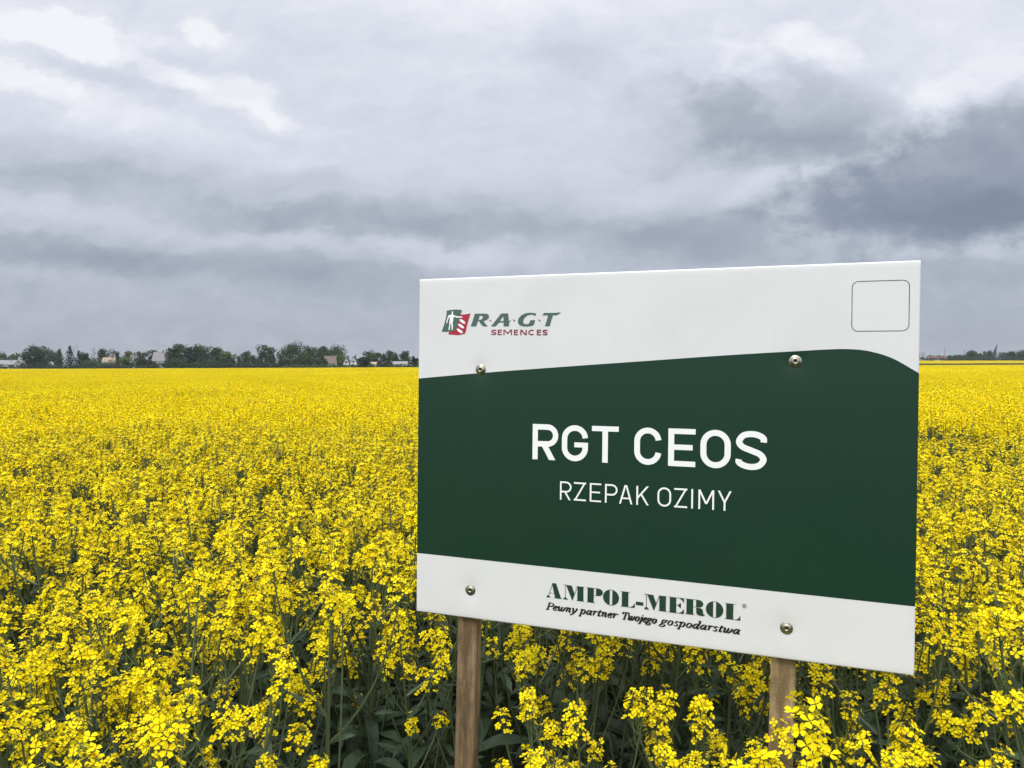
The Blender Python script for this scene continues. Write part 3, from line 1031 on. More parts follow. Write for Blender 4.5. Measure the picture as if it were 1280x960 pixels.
def make_plant(seed, h=1.05, nbr=6, nfl=26, leaves=True, spread=1.0):
    """returns (stem Acc, foliage Acc, [flower head Acc ...]) of one plant about h tall"""
    rng = random.Random(seed)
    stem, fol, heads = Acc(), Acc(), []
    lean = Vector((rng.uniform(-.07, .07), rng.uniform(-.07, .07), 0))
    main = bez(Vector((0, 0, -.03)), Vector((lean.x * -.4, lean.y * -.4, h * .5)), Vector((lean.x, lean.y, h * .90)), 9)
    stem.tube(main, list(np.linspace(.0062, .0024, len(main))), 5, 1)
    d = main[-1] - main[-2]
    a = Acc()
    raceme(a, main[-1], d, 1.06, rng, nfl + 2)
    heads.append(a)
    a0 = rng.uniform(0, 6.3)
    for k in range(nbr):
        t = .38 + .46 * k / max(1, nbr - 1) + rng.uniform(-.03, .03)
        i = int(t * 9)
        p = main[i].lerp(main[min(9, i + 1)], t * 9 - i)
        az = a0 + k * 2.4 + rng.uniform(-.4, .4)
        o = Vector((math.cos(az), math.sin(az), 0))
        top = h * (.60 + .33 * rng.random() ** .75 + .02 * (k / nbr))
        reach = rng.uniform(.06, .20) * (1.2 - .4 * t) * spread
        if spread < 1:
            top = h * (.66 + .17 * rng.random())
        e = Vector((p.x + o.x * reach, p.y + o.y * reach, max(top, p.z + .08)))
        mid = Vector((p.x + o.x * reach * .75, p.y + o.y * reach * .75, p.z + (e.z - p.z) * .35))
        br = bez(p, mid, e, 6)
        stem.tube(br, list(np.linspace(.0034, .0018, len(br))), 4, 1)
        a = Acc()
        raceme(a, e, br[-1] - br[-2] + Vector((0, 0, .02)), rng.uniform(.8, 1.02), rng, nfl - rng.randint(0, 5))
        heads.append(a)
        if leaves:
            leaf(fol, p, o, rng.uniform(.06, .12), rng.uniform(.014, .028), rng.uniform(.1, .7), rng)
    if leaves:
        for k in range(11):
            t = rng.uniform(.10, .60)
            i = int(t * 9)
            p = main[i].lerp(main[i + 1], t * 9 - i)
            az = rng.uniform(0, 6.3)
            big = 1 - t
            leaf(fol, p, Vector((math.cos(az), math.sin(az), 0)), rng.uniform(.09, .16) + .11 * big, rng.uniform(.016, .028) + .030 * big, rng.uniform(.3, 1.1), rng)
    return stem, fol, heads


def merge(accs):
    out = Acc()
    for a in accs:
        o = len(out.v)
        out.v.extend(a.v)
        out.f.extend(tuple(i + o for i in f) for f in a.f)
        out.m.extend(a.m)
    return out


rng = random.Random(5)
protos = []
near_full = []
for s in range(8):
    nbr = (9, 10, 8, 9, 7, 8, 9, 6)[s]
    st_, fo, hd = make_plant(100 + s, 1.05, nbr)
    protos.append((st_.mesh('stem', PLANT_MATS), fo.mesh('foliage', PLANT_MATS), [h.mesh('flower_head', PLANT_MATS) for h in hd]))
    near_full.append(merge([st_, fo] + hd).mesh('rape_plant', PLANT_MATS))


st_, fo, hd = make_plant(107, 1.05, 7, 30, spread=.42)          # a slim one
protos.append((st_.mesh('stem', PLANT_MATS), fo.mesh('foliage', PLANT_MATS), [h.mesh('flower_head', PLANT_MATS) for h in hd]))


# lighter versions for farther off
def lo_raceme(acc, p, d, s, rng, nq, q, stemlen=.25):
    d, a, b = frame(d)
    for i in range(nq):
        u = i / nq
        t = i * 2.4 + rng.uniform(-.4, .4)
        o = a * math.cos(t) + b * math.sin(t)
        c = p + d * (.10 * (1 - u) + rng.uniform(-.012, .012)) * s + o * s * rng.uniform(.010, .028) * (.5 + .6 * u)
        n = (o * .6 + Vector((rng.uniform(-.5, .5), rng.uniform(-.5, .5), rng.uniform(.2, 1)))).normalized()
        n, e, f = frame(n)
        r = q * rng.uniform(.75, 1.2)
        th = rng.uniform(0, 6.3)
        e, f = e * math.cos(th) + f * math.sin(th), f * math.cos(th) - e * math.sin(th)
        acc.add([c + e * r, c + f * r * .8 + n * r * .3, c - e * r, c - f * r * .8 + n * r * .3], [(0, 1, 2), (0, 2, 3)], 0)
    bud(acc, p + d * .10 * s, d, .018 * s, .006 * s)
    if stemlen:
        acc.tube([p - Vector((d.x * .1, d.y * .1, stemlen)), p + d * .09 * s], [.0024, .0016], 3, 1)


def mid_plant(seed):
    rng = random.Random(seed)
    a = Acc()
    h = 1.05
    lean = Vector((rng.uniform(-.06, .06), rng.uniform(-.06, .06), 0))
    a.tube([(0, 0, 0), (lean.x, lean.y, h * .9)], [.006, .003], 3, 1)
    lo_raceme(a, Vector((lean.x, lean.y, h * .9)), Vector((lean.x, lean.y, 1)), 1.05, rng, 20, .0125, 0)
    for k in range(6):
        az = k * 2.4 + rng.uniform(-.4, .4)
        r = rng.uniform(.06, .17)
        e = Vector((lean.x + math.cos(az) * r, lean.y + math.sin(az) * r, h * (.74 + .2 * rng.random())))
        lo_raceme(a, e, Vector((math.cos(az) * .25, math.sin(az) * .25, 1)), rng.uniform(.8, 1.05), rng, 17, .012)
    for k in range(9):
        az = rng.uniform(0, 6.3)
        leaf(a, Vector((0, 0, h * rng.uniform(.15, .65))), Vector((math.cos(az), math.sin(az), 0)), rng.uniform(.10, .22), .045, rng.uniform(.3, 1), rng)
    return a


def canopy_patch(seed, size, per_m2, nq, q, sc, drop):
    rng = random.Random(seed)
    a = Acc()
    n = int(size * size * per_m2)
    for i in range(n):
        x, y = rng.uniform(-.5, .5) * size, rng.uniform(-.5, .5) * size
        h = 1.05 * (.70 + .27 * rng.random()) - .09
        if rng.random() < .12:
            h += .10
        lo_raceme(a, Vector((x, y, h)), Vector((rng.uniform(-.2, .2), rng.uniform(-.2, .2), 1)), sc, rng, nq, q, .30 if rng.random() < drop else 0)
    return a


lod_coll = bpy.data.collections.new('rape_plant_kinds')        # kinds that the crop repeats; not linked to the scene
kinds = []


def add_kind(me):
    o = bpy.data.objects.new('rape_kind_%03d' % len(kinds), me)
    lod_coll.objects.link(o)
    kinds.append(o)
    return len(kinds) - 1


K0 = [add_kind(m) for m in near_full]
K1 = [add_kind(mid_plant(300 + s).mesh('rape_plant_light', PLANT_MATS)) for s in range(8)]
K2 = [add_kind(canopy_patch(400 + s, 1.6, 110, 11, .0165, 1.15, .8).mesh('rape_patch', PLANT_MATS)) for s in range(4)]
K3 = [add_kind(canopy_patch(500 + s, 5.0, 55, 7, .030, 1.7, .9).mesh('rape_patch_far', PLANT_MATS)) for s in range(3)]

# positions
nr = np.random.default_rng(11)


def lownoise(x, y):
    return (np.sin(x * 1.7 + 1.3 * np.sin(y * .9)) + np.sin(y * 1.31 + 1.7 * np.sin(x * .7 + 2)) + np.sin((x + y) * .63 + 1)) / 3


def grid_pts(sp, r0, r1, half_az):
    n = int(r1 / sp) + 2
    gx, gy = np.meshgrid(np.arange(-n, n + 1), np.arange(-2, n + 1))
    x = (gx + nr.uniform(-.48, .48, gx.shape)) * sp
    y = (gy + nr.uniform(-.48, .48, gx.shape)) * sp
    x, y = x.ravel(), y.ravel()
    r = np.hypot(x, y)
    k = (r >= r0) & (r < r1) & (np.abs(np.degrees(np.arctan2(x, y))) < half_az)
    return x[k], y[k]


# nearest crop: single plants
x, y = grid_pts(.18, .72, 6.0, 62)
ok = np.ones(len(x), bool)
tx_, ty_ = base_pt.x, base_pt.y
for i in range(len(x)):
    p = Vector((x[i], y[i], 0))
    rel = p - Vector((STL.x, STL.y, 0))
    u = rel.dot(Vector((SU.x, SU.y, 0)).normalized())
    dist = rel.dot(Vector((SN.x, SN.y, 0)).normalized())     # > 0: on the photographer's side
    in_front = dist > -.13 and -.21 < u < 1.30
    if in_front or y[i] < (.84 if x[i] < -.2 else 1.12):
        ok[i] = False
    if abs(dist) < .10 and -.2 < u < 1.2:
        ok[i] = False
# a thin spot in the crop to the right, another in front on the left
thin = 1.6 * np.exp(-(((x - 3.95) / .50) ** 2 + ((y - 6.75) / .75) ** 2)) + .8 * np.exp(-(((x + .22) / .13) ** 2 + ((y - 1.42) / .30) ** 2))
ok &= nr.random(len(x)) > thin
x, y = x[ok], y[ok]
scl = 1.0 + .05 * lownoise(x, y) + nr.normal(0, .055, len(x))
scl = np.clip(scl, .82, 1.13)
scl *= np.where(y < 1.15, .93, 1.0)
rot = nr.uniform(0, 2 * PI, len(x))
kin = nr.integers(0, 8, len(x))


def behind_board(px, py, pz):
    d = Vector((px, py, pz - CAM_H))
    den = d.dot(SN)
    t = (STL - Vector((0, 0, CAM_H))).dot(SN) / den if abs(den) > 1e-6 else -1
    if t <= 0 or t >= 1:
        return False
    q = d * t + Vector((0, 0, CAM_H)) - STL
    return .02 < q.dot(SU) < BW - .02 and .02 < q.dot(SV) < BH - .02


vis = []
for i in range(len(x)):
    top = 1.05 * scl[i]
    U_, V_ = x[i] / y[i], (top - CAM_H) / y[i]
    px, py = 640 + FPX * U_, 457.4 - FPX * V_
    lowp = 457.4 - FPX * (top * .6 - CAM_H) / y[i]
    v = -15 < px < 1295 and py < 985 and not (behind_board(x[i], y[i], top) and behind_board(x[i], y[i], top * .72))
    vis.append(v)
vis = np.array(vis)
order = np.argsort(np.hypot(x, y))
single = [i for i in order if vis[i]][:292]
is_single = np.zeros(len(x), bool)
is_single[single] = True

PLANT_GROUP = 'rape plants at the front of the field'
PLANT_LABEL = 'yellow flowering rape plant among many alike at the front of the crop'


def plant_thing(loc, rz, s, k, label=PLANT_LABEL, group=PLANT_GROUP, tilt=(0, 0)):
    root = empty('rape_plant', loc, rz)
    root.rotation_euler = (tilt[0], tilt[1], rz)
    root.scale = (s, s, s)
    tag(root, label, 'plant', group)
    sm_, fm, hm = protos[k]
    for nm, me in [('stem', sm_), ('foliage', fm)] + [('flower_head', m_) for m_ in hm]:
        c = bpy.data.objects.new(nm, me)
        COL.objects.link(c)
        c.parent = root
    return root


for i in single:
    plant_thing((x[i], y[i], 0), rot[i], scl[i], kin[i], tilt=(nr.normal(0, .05), nr.normal(0, .05)))
# a few plants that stand out from the rest
lr = random.Random(107)
lx, ly = (1.13 * lr.uniform(-.07, .07) for _ in range(2))     # how far the tip of this kind leans off its foot
plant_thing((.376 - (lx * math.cos(2.1) - ly * math.sin(2.1)), .95 - (lx * math.sin(2.1) + ly * math.cos(2.1)), 0), 2.1, 1.13, 8, 'yellow rape plant standing right in front of the paler tan sign post', None)
plant_thing((-.50, .88, 0), .6, 1.10, 4, 'close rape plant with the largest flower heads, in the lower left corner of the photo', None)
for (ax, ay, s, k) in ((.40, .97, .97, 4), (.24, 1.30, .90, 2), (.06, 1.52, .88, 5), (.62, 1.06, .98, 4), (.33, 1.47, .92, 1), (.16, 1.40, .92, 7), (.44, 1.22, .93, 2), (.27, 1.19, .90, 6), (.66, 1.28, .95, 0), (.07, 1.24, .86, 4), (.56, 1.25, .93, 6), (.02, 1.34, .80, 0), (.17, 1.12, .92, 3), (.25, 1.02, .97, 0),
                       (.10, 1.06, .88, 1), (.48, 1.33, .88, 3), (.69, 1.15, .98, 5), (.74, 1.02, .97, 2), (-.60, .88, 1.08, 6)):
    plant_thing((ax, ay, 0), ax * 40, s, k)

PX, PY, PR, PS, PK = [], [], [], [], []


def emit(x, y, rot, s, k):
    PX.append(x); PY.append(y); PR.append(rot); PS.append(s); PK.append(k)


rest = ~is_single
emit(x[rest], y[rest], rot[rest], scl[rest], np.array(K0)[kin[rest]])
x, y = grid_pts(.185, 6.0, 15, 48)
thin = 1.6 * np.exp(-(((x - 3.95) / .50) ** 2 + ((y - 6.75) / .75) ** 2)) + .8 * np.exp(-(((x + 3.9) / .5) ** 2 + ((y - 6.6) / .3) ** 2))
k = nr.random(len(x)) > thin
x, y = x[k], y[k]
emit(x, y, nr.uniform(0, 6.28, len(x)), np.clip(1 + .05 * lownoise(x, y) + nr.normal(0, .055, len(x)), .82, 1.14), np.where(np.hypot(x, y) < 8, np.array(K0)[nr.integers(0, 8, len(x))], np.array(K1)[nr.integers(0, 8, len(x))]))
x, y = grid_pts(1.5, 14.6, 62, 46)
emit(x, y, nr.uniform(0, 6.28, len(x)), 1 + .06 * lownoise(x * .6, y * .6) + nr.normal(0, .025, len(x)), np.array(K2)[nr.integers(0, 4, len(x))])
x, y = grid_pts(4.4, 60, 640, 44)
az = np.degrees(np.arctan2(x, y))
r = np.hypot(x, y)
k = (y < 335 + 6 * np.sin(x * .01)) & (az < 12) | (az >= 12) & ((y < 352) | ((y > 389) & (y < 590)))
x, y = x[k], y[k]
emit(x, y, nr.uniform(0, 6.28, len(x)), 1 + .05 * lownoise(x * .2, y * .2) + nr.normal(0, .03, len(x)), np.array(K3)[nr.integers(0, 3, len(x))])
PX, PY, PR, PS, PK = (np.concatenate(a) for a in (PX, PY, PR, PS, PK))
PZ = ground_z(PX, PY)
me = bpy.data.meshes.new('rape_crop')
me.vertices.add(len(PX))
me.vertices.foreach_set('co', np.stack([PX, PY, PZ], 1).astype(np.float32).ravel())
at = me.attributes.new('turn', 'FLOAT_VECTOR', 'POINT')
tilt = np.where(np.isin(PK, K2 + K3), 0.0, 1.0)
at.data.foreach_set('vector', np.stack([nr.normal(0, .05, len(PX)) * tilt, nr.normal(0, .05, len(PX)) * tilt, PR], 1).astype(np.float32).ravel())
at = me.attributes.new('size', 'FLOAT', 'POINT')
at.data.foreach_set('value', PS.astype(np.float32))
at = me.attributes.new('kind_no', 'INT', 'POINT')
at.data.foreach_set('value', PK.astype(np.int32))
me.update()
crop = bpy.data.objects.new('rape_crop', me)
COL.objects.link(crop)
tag(crop, 'wide field of yellow flowering rape reaching back to the distant trees', 'crop', kind='stuff')
ng = bpy.data.node_groups.new('crop_instances', 'GeometryNodeTree')
ng.interface.new_socket('Geometry', in_out='INPUT', socket_type='NodeSocketGeometry')
ng.interface.new_socket('Geometry', in_out='OUTPUT', socket_type='NodeSocketGeometry')
gi, go = ng.nodes.new('NodeGroupInput'), ng.nodes.new('NodeGroupOutput')
iop = ng.nodes.new('GeometryNodeInstanceOnPoints')
ci = ng.nodes.new('GeometryNodeCollectionInfo')
ci.inputs['Collection'].default_value = lod_coll
ci.inputs['Separate Children'].default_value = True
ci.inputs['Reset Children'].default_value = True
iop.inputs['Pick Instance'].default_value = True


def named(n, dt):
    a = ng.nodes.new('GeometryNodeInputNamedAttribute')
    a.data_type = dt
    a.inputs[0].default_value = n
    return next(o for o in a.outputs if o.enabled)


e2r = ng.nodes.new('FunctionNodeEulerToRotation')
ng.links.new(named('turn', 'FLOAT_VECTOR'), e2r.inputs[0])
ng.links.new(e2r.outputs[0], iop.inputs['Rotation'])
ng.links.new(named('size', 'FLOAT'), iop.inputs['Scale'])
ng.links.new(named('kind_no', 'INT'), iop.inputs['Instance Index'])
ng.links.new(ci.outputs[0], iop.inputs['Instance'])
ng.links.new(gi.outputs[0], iop.inputs['Points'])
ng.links.new(iop.outputs[0], go.inputs[0])
md = crop.modifiers.new('crop', 'NODES')
md.node_group = ng
#TREES
# ------------------------------------------------------------------ far trees, hedges, houses
def at(px, D):
    """ground point at depth D in the direction of photograph column px"""
    x_ = D * (px - 640) / FPX
    return Vector((x_, D, float(ground_z(x_, D))))


def z_at(px, py, D):
    return CAM_H + D * (460 - .004 * px - py) / FPX


def clump(acc, c, n, r, rng, m=0):
    n, e, f = frame(n)
    t = rng.uniform(0, 6.3)
    e, f = e * math.cos(t) + f * math.sin(t), f * math.cos(t) - e * math.sin(t)
    k = [rng.uniform(.65, 1.2) for _ in range(4)]
    acc.add([c + e * r * k[0], c + f * r * k[1] + n * r * .35, c - e * r * k[2], c - f * r * k[3] + n * r * .25], [(0, 1, 2), (0, 2, 3)], m)


def crown(kind, w, h, rng):
    a = Acc()
    lobes = []
    if kind in ('round', 'bush', 'tall', 'wide'):
        z0 = {'round': .07, 'wide': .05, 'bush': .0, 'tall': .02}[kind]
        n = {'round': 19, 'wide': 24, 'bush': 14, 'tall': 20}[kind]
        for i in range(n):
            u = (i + rng.random()) / n
            zc = z0 + (1 - z0) * (.12 + .80 * u)
            prof = math.sin(PI * min(.97, (.20 + .70 * (zc - z0) / (1 - z0)) ** (1.05 if kind != 'bush' else .8))) ** .6
            rr = w * .5 * prof * math.sqrt(rng.random()) * .78
            t = rng.uniform(0, 6.3)
            s = w * (.17 if kind != 'tall' else .22) * rng.uniform(.75, 1.3)
            lobes.append((Vector((rr * math.cos(t), rr * math.sin(t), zc * h - s * .1)), s, s * rng.uniform(.75, 1.15)))
        lobes.append((Vector((rng.uniform(-.1, .1) * w, 0, h - w * .12)), w * .13, w * .12))
        for (c, s, sz) in lobes:
            nq = int(40 + 16 * s * s)
            for _ in range(min(nq, 150)):
                d = Vector((rng.gauss(0, 1), rng.gauss(0, 1), rng.gauss(0, 1))).normalized()
                k = rng.uniform(.62, 1.12)
                p = c + Vector((d.x * s * k, d.y * s * k, d.z * sz * k))
                if p.z < 0:
                    continue
                clump(a, p, d + Vector((rng.uniform(-.5, .5), rng.uniform(-.5, .5), .35)), rng.uniform(.22, .50), rng)
    elif kind in ('conifer', 'lean'):
        nl = int(9 + h * .9)
        for i in range(nl):
            u = i / nl
            z = h * (.06 + .92 * u)
            rr = w * .5 * (1 - u) ** (.8 if kind == 'conifer' else 1.5) * rng.uniform(.72, 1.15) + .18
            bx = ((u ** 2) * .20 * h - .05 * h if kind == 'lean' else 0)
            if kind == 'lean':
                rr *= .6 + .7 * abs(math.sin(i * 1.9))
            for j in range(int(10 + rr * 12)):
                t = rng.uniform(0, 6.3)
                k = rng.uniform(.25, 1)
                p = Vector((bx + math.cos(t) * rr * k, math.sin(t) * rr * k, z - rr * k * .38 + rng.uniform(-.25, .25)))
                clump(a, p, Vector((math.cos(t), math.sin(t), .8)), rng.uniform(.22, .45), rng)
    elif kind == 'bare':
        for _ in range(90):
            t, u = rng.uniform(0, 6.3), rng.random()
            rr = w * .5 * math.sin(PI * (.15 + .8 * u)) * rng.random() ** .5
            clump(a, Vector((rr * math.cos(t), rr * math.sin(t), h * (.25 + .75 * u))), Vector((math.cos(t), math.sin(t), .5)), rng.uniform(.12, .26), rng)
    return a


def trunk(kind, w, h, rng):
    a = Acc()
    r0 = .016 * h + .05
    lean = .09 * h if kind == 'lean' else rng.uniform(-.02, .02) * h
    top = h * (.93 if kind in ('conifer', 'lean', 'bare', 'tall') else .62)
    pts = [Vector((u * u * .20 * h * .86 - .05 * h if kind == 'lean' else lean * u, 0, top * u - .3 * (u == 0))) for u in (0, .2, .4, .6, .8, 1)]
    a.tube(pts, [r0, r0 * .85, r0 * .7, r0 * .5, r0 * .32, r0 * .12], 7)
    for k in range(12 if kind == 'bare' else 6):
        u = rng.uniform(.28, .85)
        p = pts[0].lerp(pts[-1], u)
        t = rng.uniform(0, 6.3)
        l = w * rng.uniform(.22, .42)
        e = p + Vector((math.cos(t) * l, math.sin(t) * l, l * rng.uniform(.5, 1.1)))
        a.tube([p, p.lerp(e, .5) + Vector((0, 0, -.05 * l)), e], [r0 * .4, r0 * .28, r0 * .1], 5)
    return a


TREE_NAMES = {'round': 'broadleaf_tree', 'wide': 'broadleaf_tree', 'tall': 'tall_tree', 'conifer': 'conifer_tree', 'lean': 'conifer_tree', 'bush': 'shrub', 'bare': 'bare_tree'}
TREE_CATS = {'round': 'tree', 'wide': 'tree', 'tall': 'tree', 'conifer': 'conifer', 'lean': 'conifer', 'bush': 'shrub', 'bare': 'tree'}
trng = random.Random(77)


def tree(px, wpx, top, kind, tone, D, label, group=None):
    p = at(px, D)
    w = wpx * D / FPX * 1.22
    h = (z_at(px, top, D) - p.z) * (.91 if kind not in ('conifer', 'lean') else .97)
    root = empty(TREE_NAMES[kind], p, trng.uniform(-.4, .4) if kind == 'lean' else trng.uniform(0, 6.3))
    if kind == 'lean':
        root.rotation_euler.z = 0
    tag(root, label, TREE_CATS[kind], group)
    trunk(kind, w, h, trng).build('trunk', M['bark'], root)
    crown(kind, w, h, trng).build('crown', M['crown_' + tone], root)
    return root


FT = 'far trees along the left horizon'
FR = 'far trees along the right horizon'
for t in [
    (5, 22, 439.5, 'round', 'grey', 410, 'pale round tree behind the white-walled house at the far left end'),
    (18, 15, 441, 'round', 'mid', 415, 'low round tree behind the gap between the two leftmost houses'),
    (42, 21, 431, 'tall', 'dark', 372, 'dark tall tree just right of the pale grey barn roof'),
    (61, 25, 432, 'wide', 'grey', 392, 'broad grey-green tree between the dark tall tree and the dark conifers'),
    (75, 17, 434, 'conifer', 'dark', 366, 'dark conifer standing leftmost in the trio of black-green conifers'),
    (88, 22, 429.5, 'conifer', 'dark', 360, 'tallest and darkest of the trio of black-green conifers at left'),
    (99, 14, 436, 'conifer', 'dark', 364, 'shorter dark conifer on the right of the black-green trio'),
    (108, 15, 439, 'round', 'mid', 372, 'small green tree right of the trio of dark conifers'),
    (118, 10, 432, 'bare', 'grey', 380, 'thin almost bare tree sticking up left of the tan-roofed house'),
    (127, 12, 433.5, 'tall', 'mid', 395, 'slim tree rising behind the tan-roofed house'),
    (142, 18, 436.5, 'round', 'mid', 412, 'round tree behind the right end of the tan roof'),
    (159, 18, 436, 'round', 'light', 408, 'rounded lighter tree left of the narrow white house'),
    (147, 9, 440, 'conifer', 'dark', 366, 'small dark conifer beside the right end of the tan-roofed house'),
    (176, 13, 437, 'round', 'grey', 405, 'small greyish tree right of the narrow white house'),
    (189, 16, 434.5, 'round', 'mid', 410, 'round tree rising behind the left end of the grey-roofed house'),
    (213, 13, 432, 'tall', 'dark', 372, 'dark upright tree touching the right end of the grey-roofed house'),
    (226, 19, 427, 'tall', 'mid', 376, 'tallest tree of the big dark clump right of the grey-roofed house'),
    (239, 16, 430.5, 'tall', 'dark', 371, 'dark tree in the middle of the big clump, right of its tallest tree'),
    (251, 20, 428.8, 'tall', 'mid', 378, 'full green tree at the right end of the big dark clump'),
    (271, 19, 430.8, 'tall', 'mid', 380, 'pointed green tree standing alone between the big clump and a light green tree'),
    (286, 19, 437, 'round', 'light', 376, 'light green rounded tree left of the row of black spruces'),
    (308, 17, 437, 'round', 'grey', 402, 'greyish round tree behind the left half of the spruce row'),
    (331, 23, 428.3, 'round', 'mid', 408, 'tall round tree rising above the right half of the spruce row'),
    (366, 32, 426.8, 'wide', 'mid', 398, 'largest wide-crowned green tree, just right of the spruce row'),
    (389, 20, 430.5, 'tall', 'mid', 425, 'left tree of the flat-topped even grove'),
    (405, 21, 429.8, 'tall', 'mid', 425, 'middle tree of the flat-topped even grove'),
    (422, 21, 430.5, 'tall', 'mid', 425, 'right tree of the flat-topped even grove'),
    (404, 14, 447.5, 'bush', 'dark', 350, 'dark rounded shrub left of the brown-roofed house'),
    (425, 12, 441, 'round', 'light', 402, 'thin light tree between the brown-roofed house and the white gabled house'),
    (454, 16, 445, 'round', 'dark', 345, 'dark round tree standing right of the white gabled house'),
    (462, 16, 437.3, 'tall', 'mid', 410, 'green tree rising behind the dark round tree'),
    (472, 13, 439.2, 'round', 'mid', 412, 'lower tree between two taller ones, behind the small shed'),
    (480, 17, 440, 'conifer', 'dark', 345, 'wide dark conifer standing right of the small shed'),
    (489, 15, 436.3, 'tall', 'mid', 405, 'tall tree behind the wide dark conifer'),
    (506, 16, 436.3, 'round', 'mid', 405, 'broad tree behind the long low white building'),
    (518, 9, 444.5, 'round', 'dark', 356, 'small dark tree touching the left edge of the sign'),
    (116, 18, 448.5, 'bush', 'grey', 352, 'grey-green shrub left of the tan-roofed house'),
    (133, 24, 452.3, 'bush', 'grey', 348, 'low pale shrub in front of the tan-roofed house'),
    (155, 19, 446, 'bush', 'light', 356, 'light green shrub right of the small dark conifer'),
    (180, 27, 447.5, 'bush', 'dark', 352, 'wide dark shrub below the narrow white house'),
    (218, 30, 449, 'bush', 'mid', 350, 'long low shrub below the tallest tree of the big clump'),
    (262, 30, 449.5, 'bush', 'mid', 352, 'low shrub at the foot of the pointed green tree'),
    (284, 22, 447, 'bush', 'dark', 352, 'dark shrub at the foot of the light green tree'),
    (358, 24, 446, 'bush', 'grey', 356, 'greyish shrub at the right end of the spruce row'),
    (378, 28, 442.5, 'bush', 'mid', 362, 'tall bushy shrub below the largest wide-crowned tree'),
    (396, 16, 446, 'bush', 'grey', 366, 'grey-green shrub at the foot of the flat-topped grove'),
]:
    tree(*t, group=FT)
for i, (px, w, top) in enumerate(((299, 11, 444), (308, 12, 441), (317, 11, 442.5), (326, 12, 440), (334, 11, 442.5), (342, 11, 440.5), (351, 10, 445))):
    tree(px, w, top, 'conifer', 'dark', 350 + 3 * (i % 2), ('leftmost', 'second from left', 'third from left', 'middle', 'third from right', 'second from right', 'rightmost')[i] + ' spruce in the row of seven black-green spruces', 'row of dark spruces')
for t in [
    (1153, 9, 439, 'bare', 'grey', 640, 'thin grey tree touching the right edge of the sign'),
    (1162, 8, 443.8, 'round', 'mid', 655, 'small tree above the left end of the left red roof'),
    (1173, 8, 443.5, 'round', 'grey', 660, 'small grey tree behind the gap between the two red roofs'),
    (1187, 9, 444, 'round', 'mid', 655, 'small tree right of the right red roof'),
    (1197, 12, 443.3, 'wide', 'mid', 650, 'low tree left of the shorter pole'),
    (1205, 9, 444.3, 'round', 'dark', 645, 'low dark tree at the foot of the shorter pole'),
    (1215, 16, 437.6, 'wide', 'mid', 645, 'broad square-topped tree right of the shorter pole'),
    (1226, 7, 440.3, 'round', 'grey', 650, 'small tree beside the broad square-topped tree'),
    (1234, 12, 437.5, 'round', 'mid', 650, 'round tree left of the crooked conifer'),
    (1243, 11, 429.6, 'lean', 'dark', 640, 'tall crooked dark conifer leaning out of the right treeline'),
    (1254, 12, 439.5, 'round', 'grey', 655, 'low round tree right of the crooked conifer'),
    (1264, 13, 438.5, 'wide', 'mid', 650, 'middle tree of the three right of the crooked conifer'),
    (1278, 14, 437.2, 'wide', 'mid', 650, 'broad tree cut by the right edge of the picture'),
]:
    tree(*t, group=FR)


def hedge(px0, px1, top, D, tone, label):
    n = int((px1 - px0) / 2)
    p0 = at((px0 + px1) / 2, D)
    root = empty('hedge', p0)
    tag(root, label, 'hedge')
    a = Acc()
    for i in range(int((px1 - px0) * D / FPX * 26)):
        px = trng.uniform(px0, px1)
        g = at(px, D) - p0
        hh = (z_at(px, top, D) - p0.z - g.z) * (.75 + .25 * math.sin(px * .9) * math.sin(px * .37 + 1) + .12 * trng.random())
        p = g + Vector((0, trng.uniform(-.9, .9), max(.15, hh * trng.random() ** .6)))
        clump(a, p, Vector((trng.uniform(-1, 1), -1, .8)), trng.uniform(.25, .5), trng)
    a.build('leaves', M['crown_' + tone], root)
    st_ = Acc()
    for i in range(int((px1 - px0) / 3)):
        px = px0 + 3 * i + 1
        g = at(px, D) - p0
        st_.tube([g + Vector((0, 0, -.2)), g + Vector((trng.uniform(-.2, .2), trng.uniform(-.2, .2), .9))], [.06, .03], 4)
    st_.build('stems', M['bark'], root)


hedge(-8, 130, 455.6, 346, 'dark', 'low dark hedge along the field edge below the leftmost houses')
hedge(196, 352, 452.5, 347, 'dark', 'dark hedge along the field edge under the big clump and the spruces')
hedge(128, 197, 455.6, 344, 'dark', 'low hedge along the field edge below the tan-roofed house')
hedge(352, 524, 455.4, 344, 'mid', 'low green hedge along the field edge below the white gabled house')
hedge(1146, 1296, 446.4, 622, 'dark', 'long blue-green hedge behind the far strip of yellow at right')

M['render_white'] = principled('white_render', (.58, .575, .55), .8)
M['render_grey'] = principled('grey_render', (.42, .41, .39), .8)
M['render_tan'] = principled('tan_render', (.40, .34, .26), .8)


def roof_mat(name, c):
    def b(N, p):
        tc = N.n('ShaderNodeTexCoord')
        n = N.noise(tc.outputs['Object'], 2.2, 4)
        N.put(p.inputs['Base Color'], N.mixc(n, tuple(x * .75 for x in c), tuple(min(1, x * 1.2) for x in c)))
    return principled(name, c, .8, build=b)


for k, c in (('roof_grey', (.20, .20, .205)), ('roof_pale', (.22, .22, .215)), ('roof_tan', (.33, .26, .18)), ('roof_brown', (.14, .105, .09)), ('roof_dark', (.06, .06, .065)), ('roof_red', (.13, .060, .045))):
    M[k] = roof_mat(k, c)
M['pane'] = principled('window_glass', (.03, .035, .04), .15)
M['door_wood'] = principled('door_wood', (.10, .06, .04), .6)


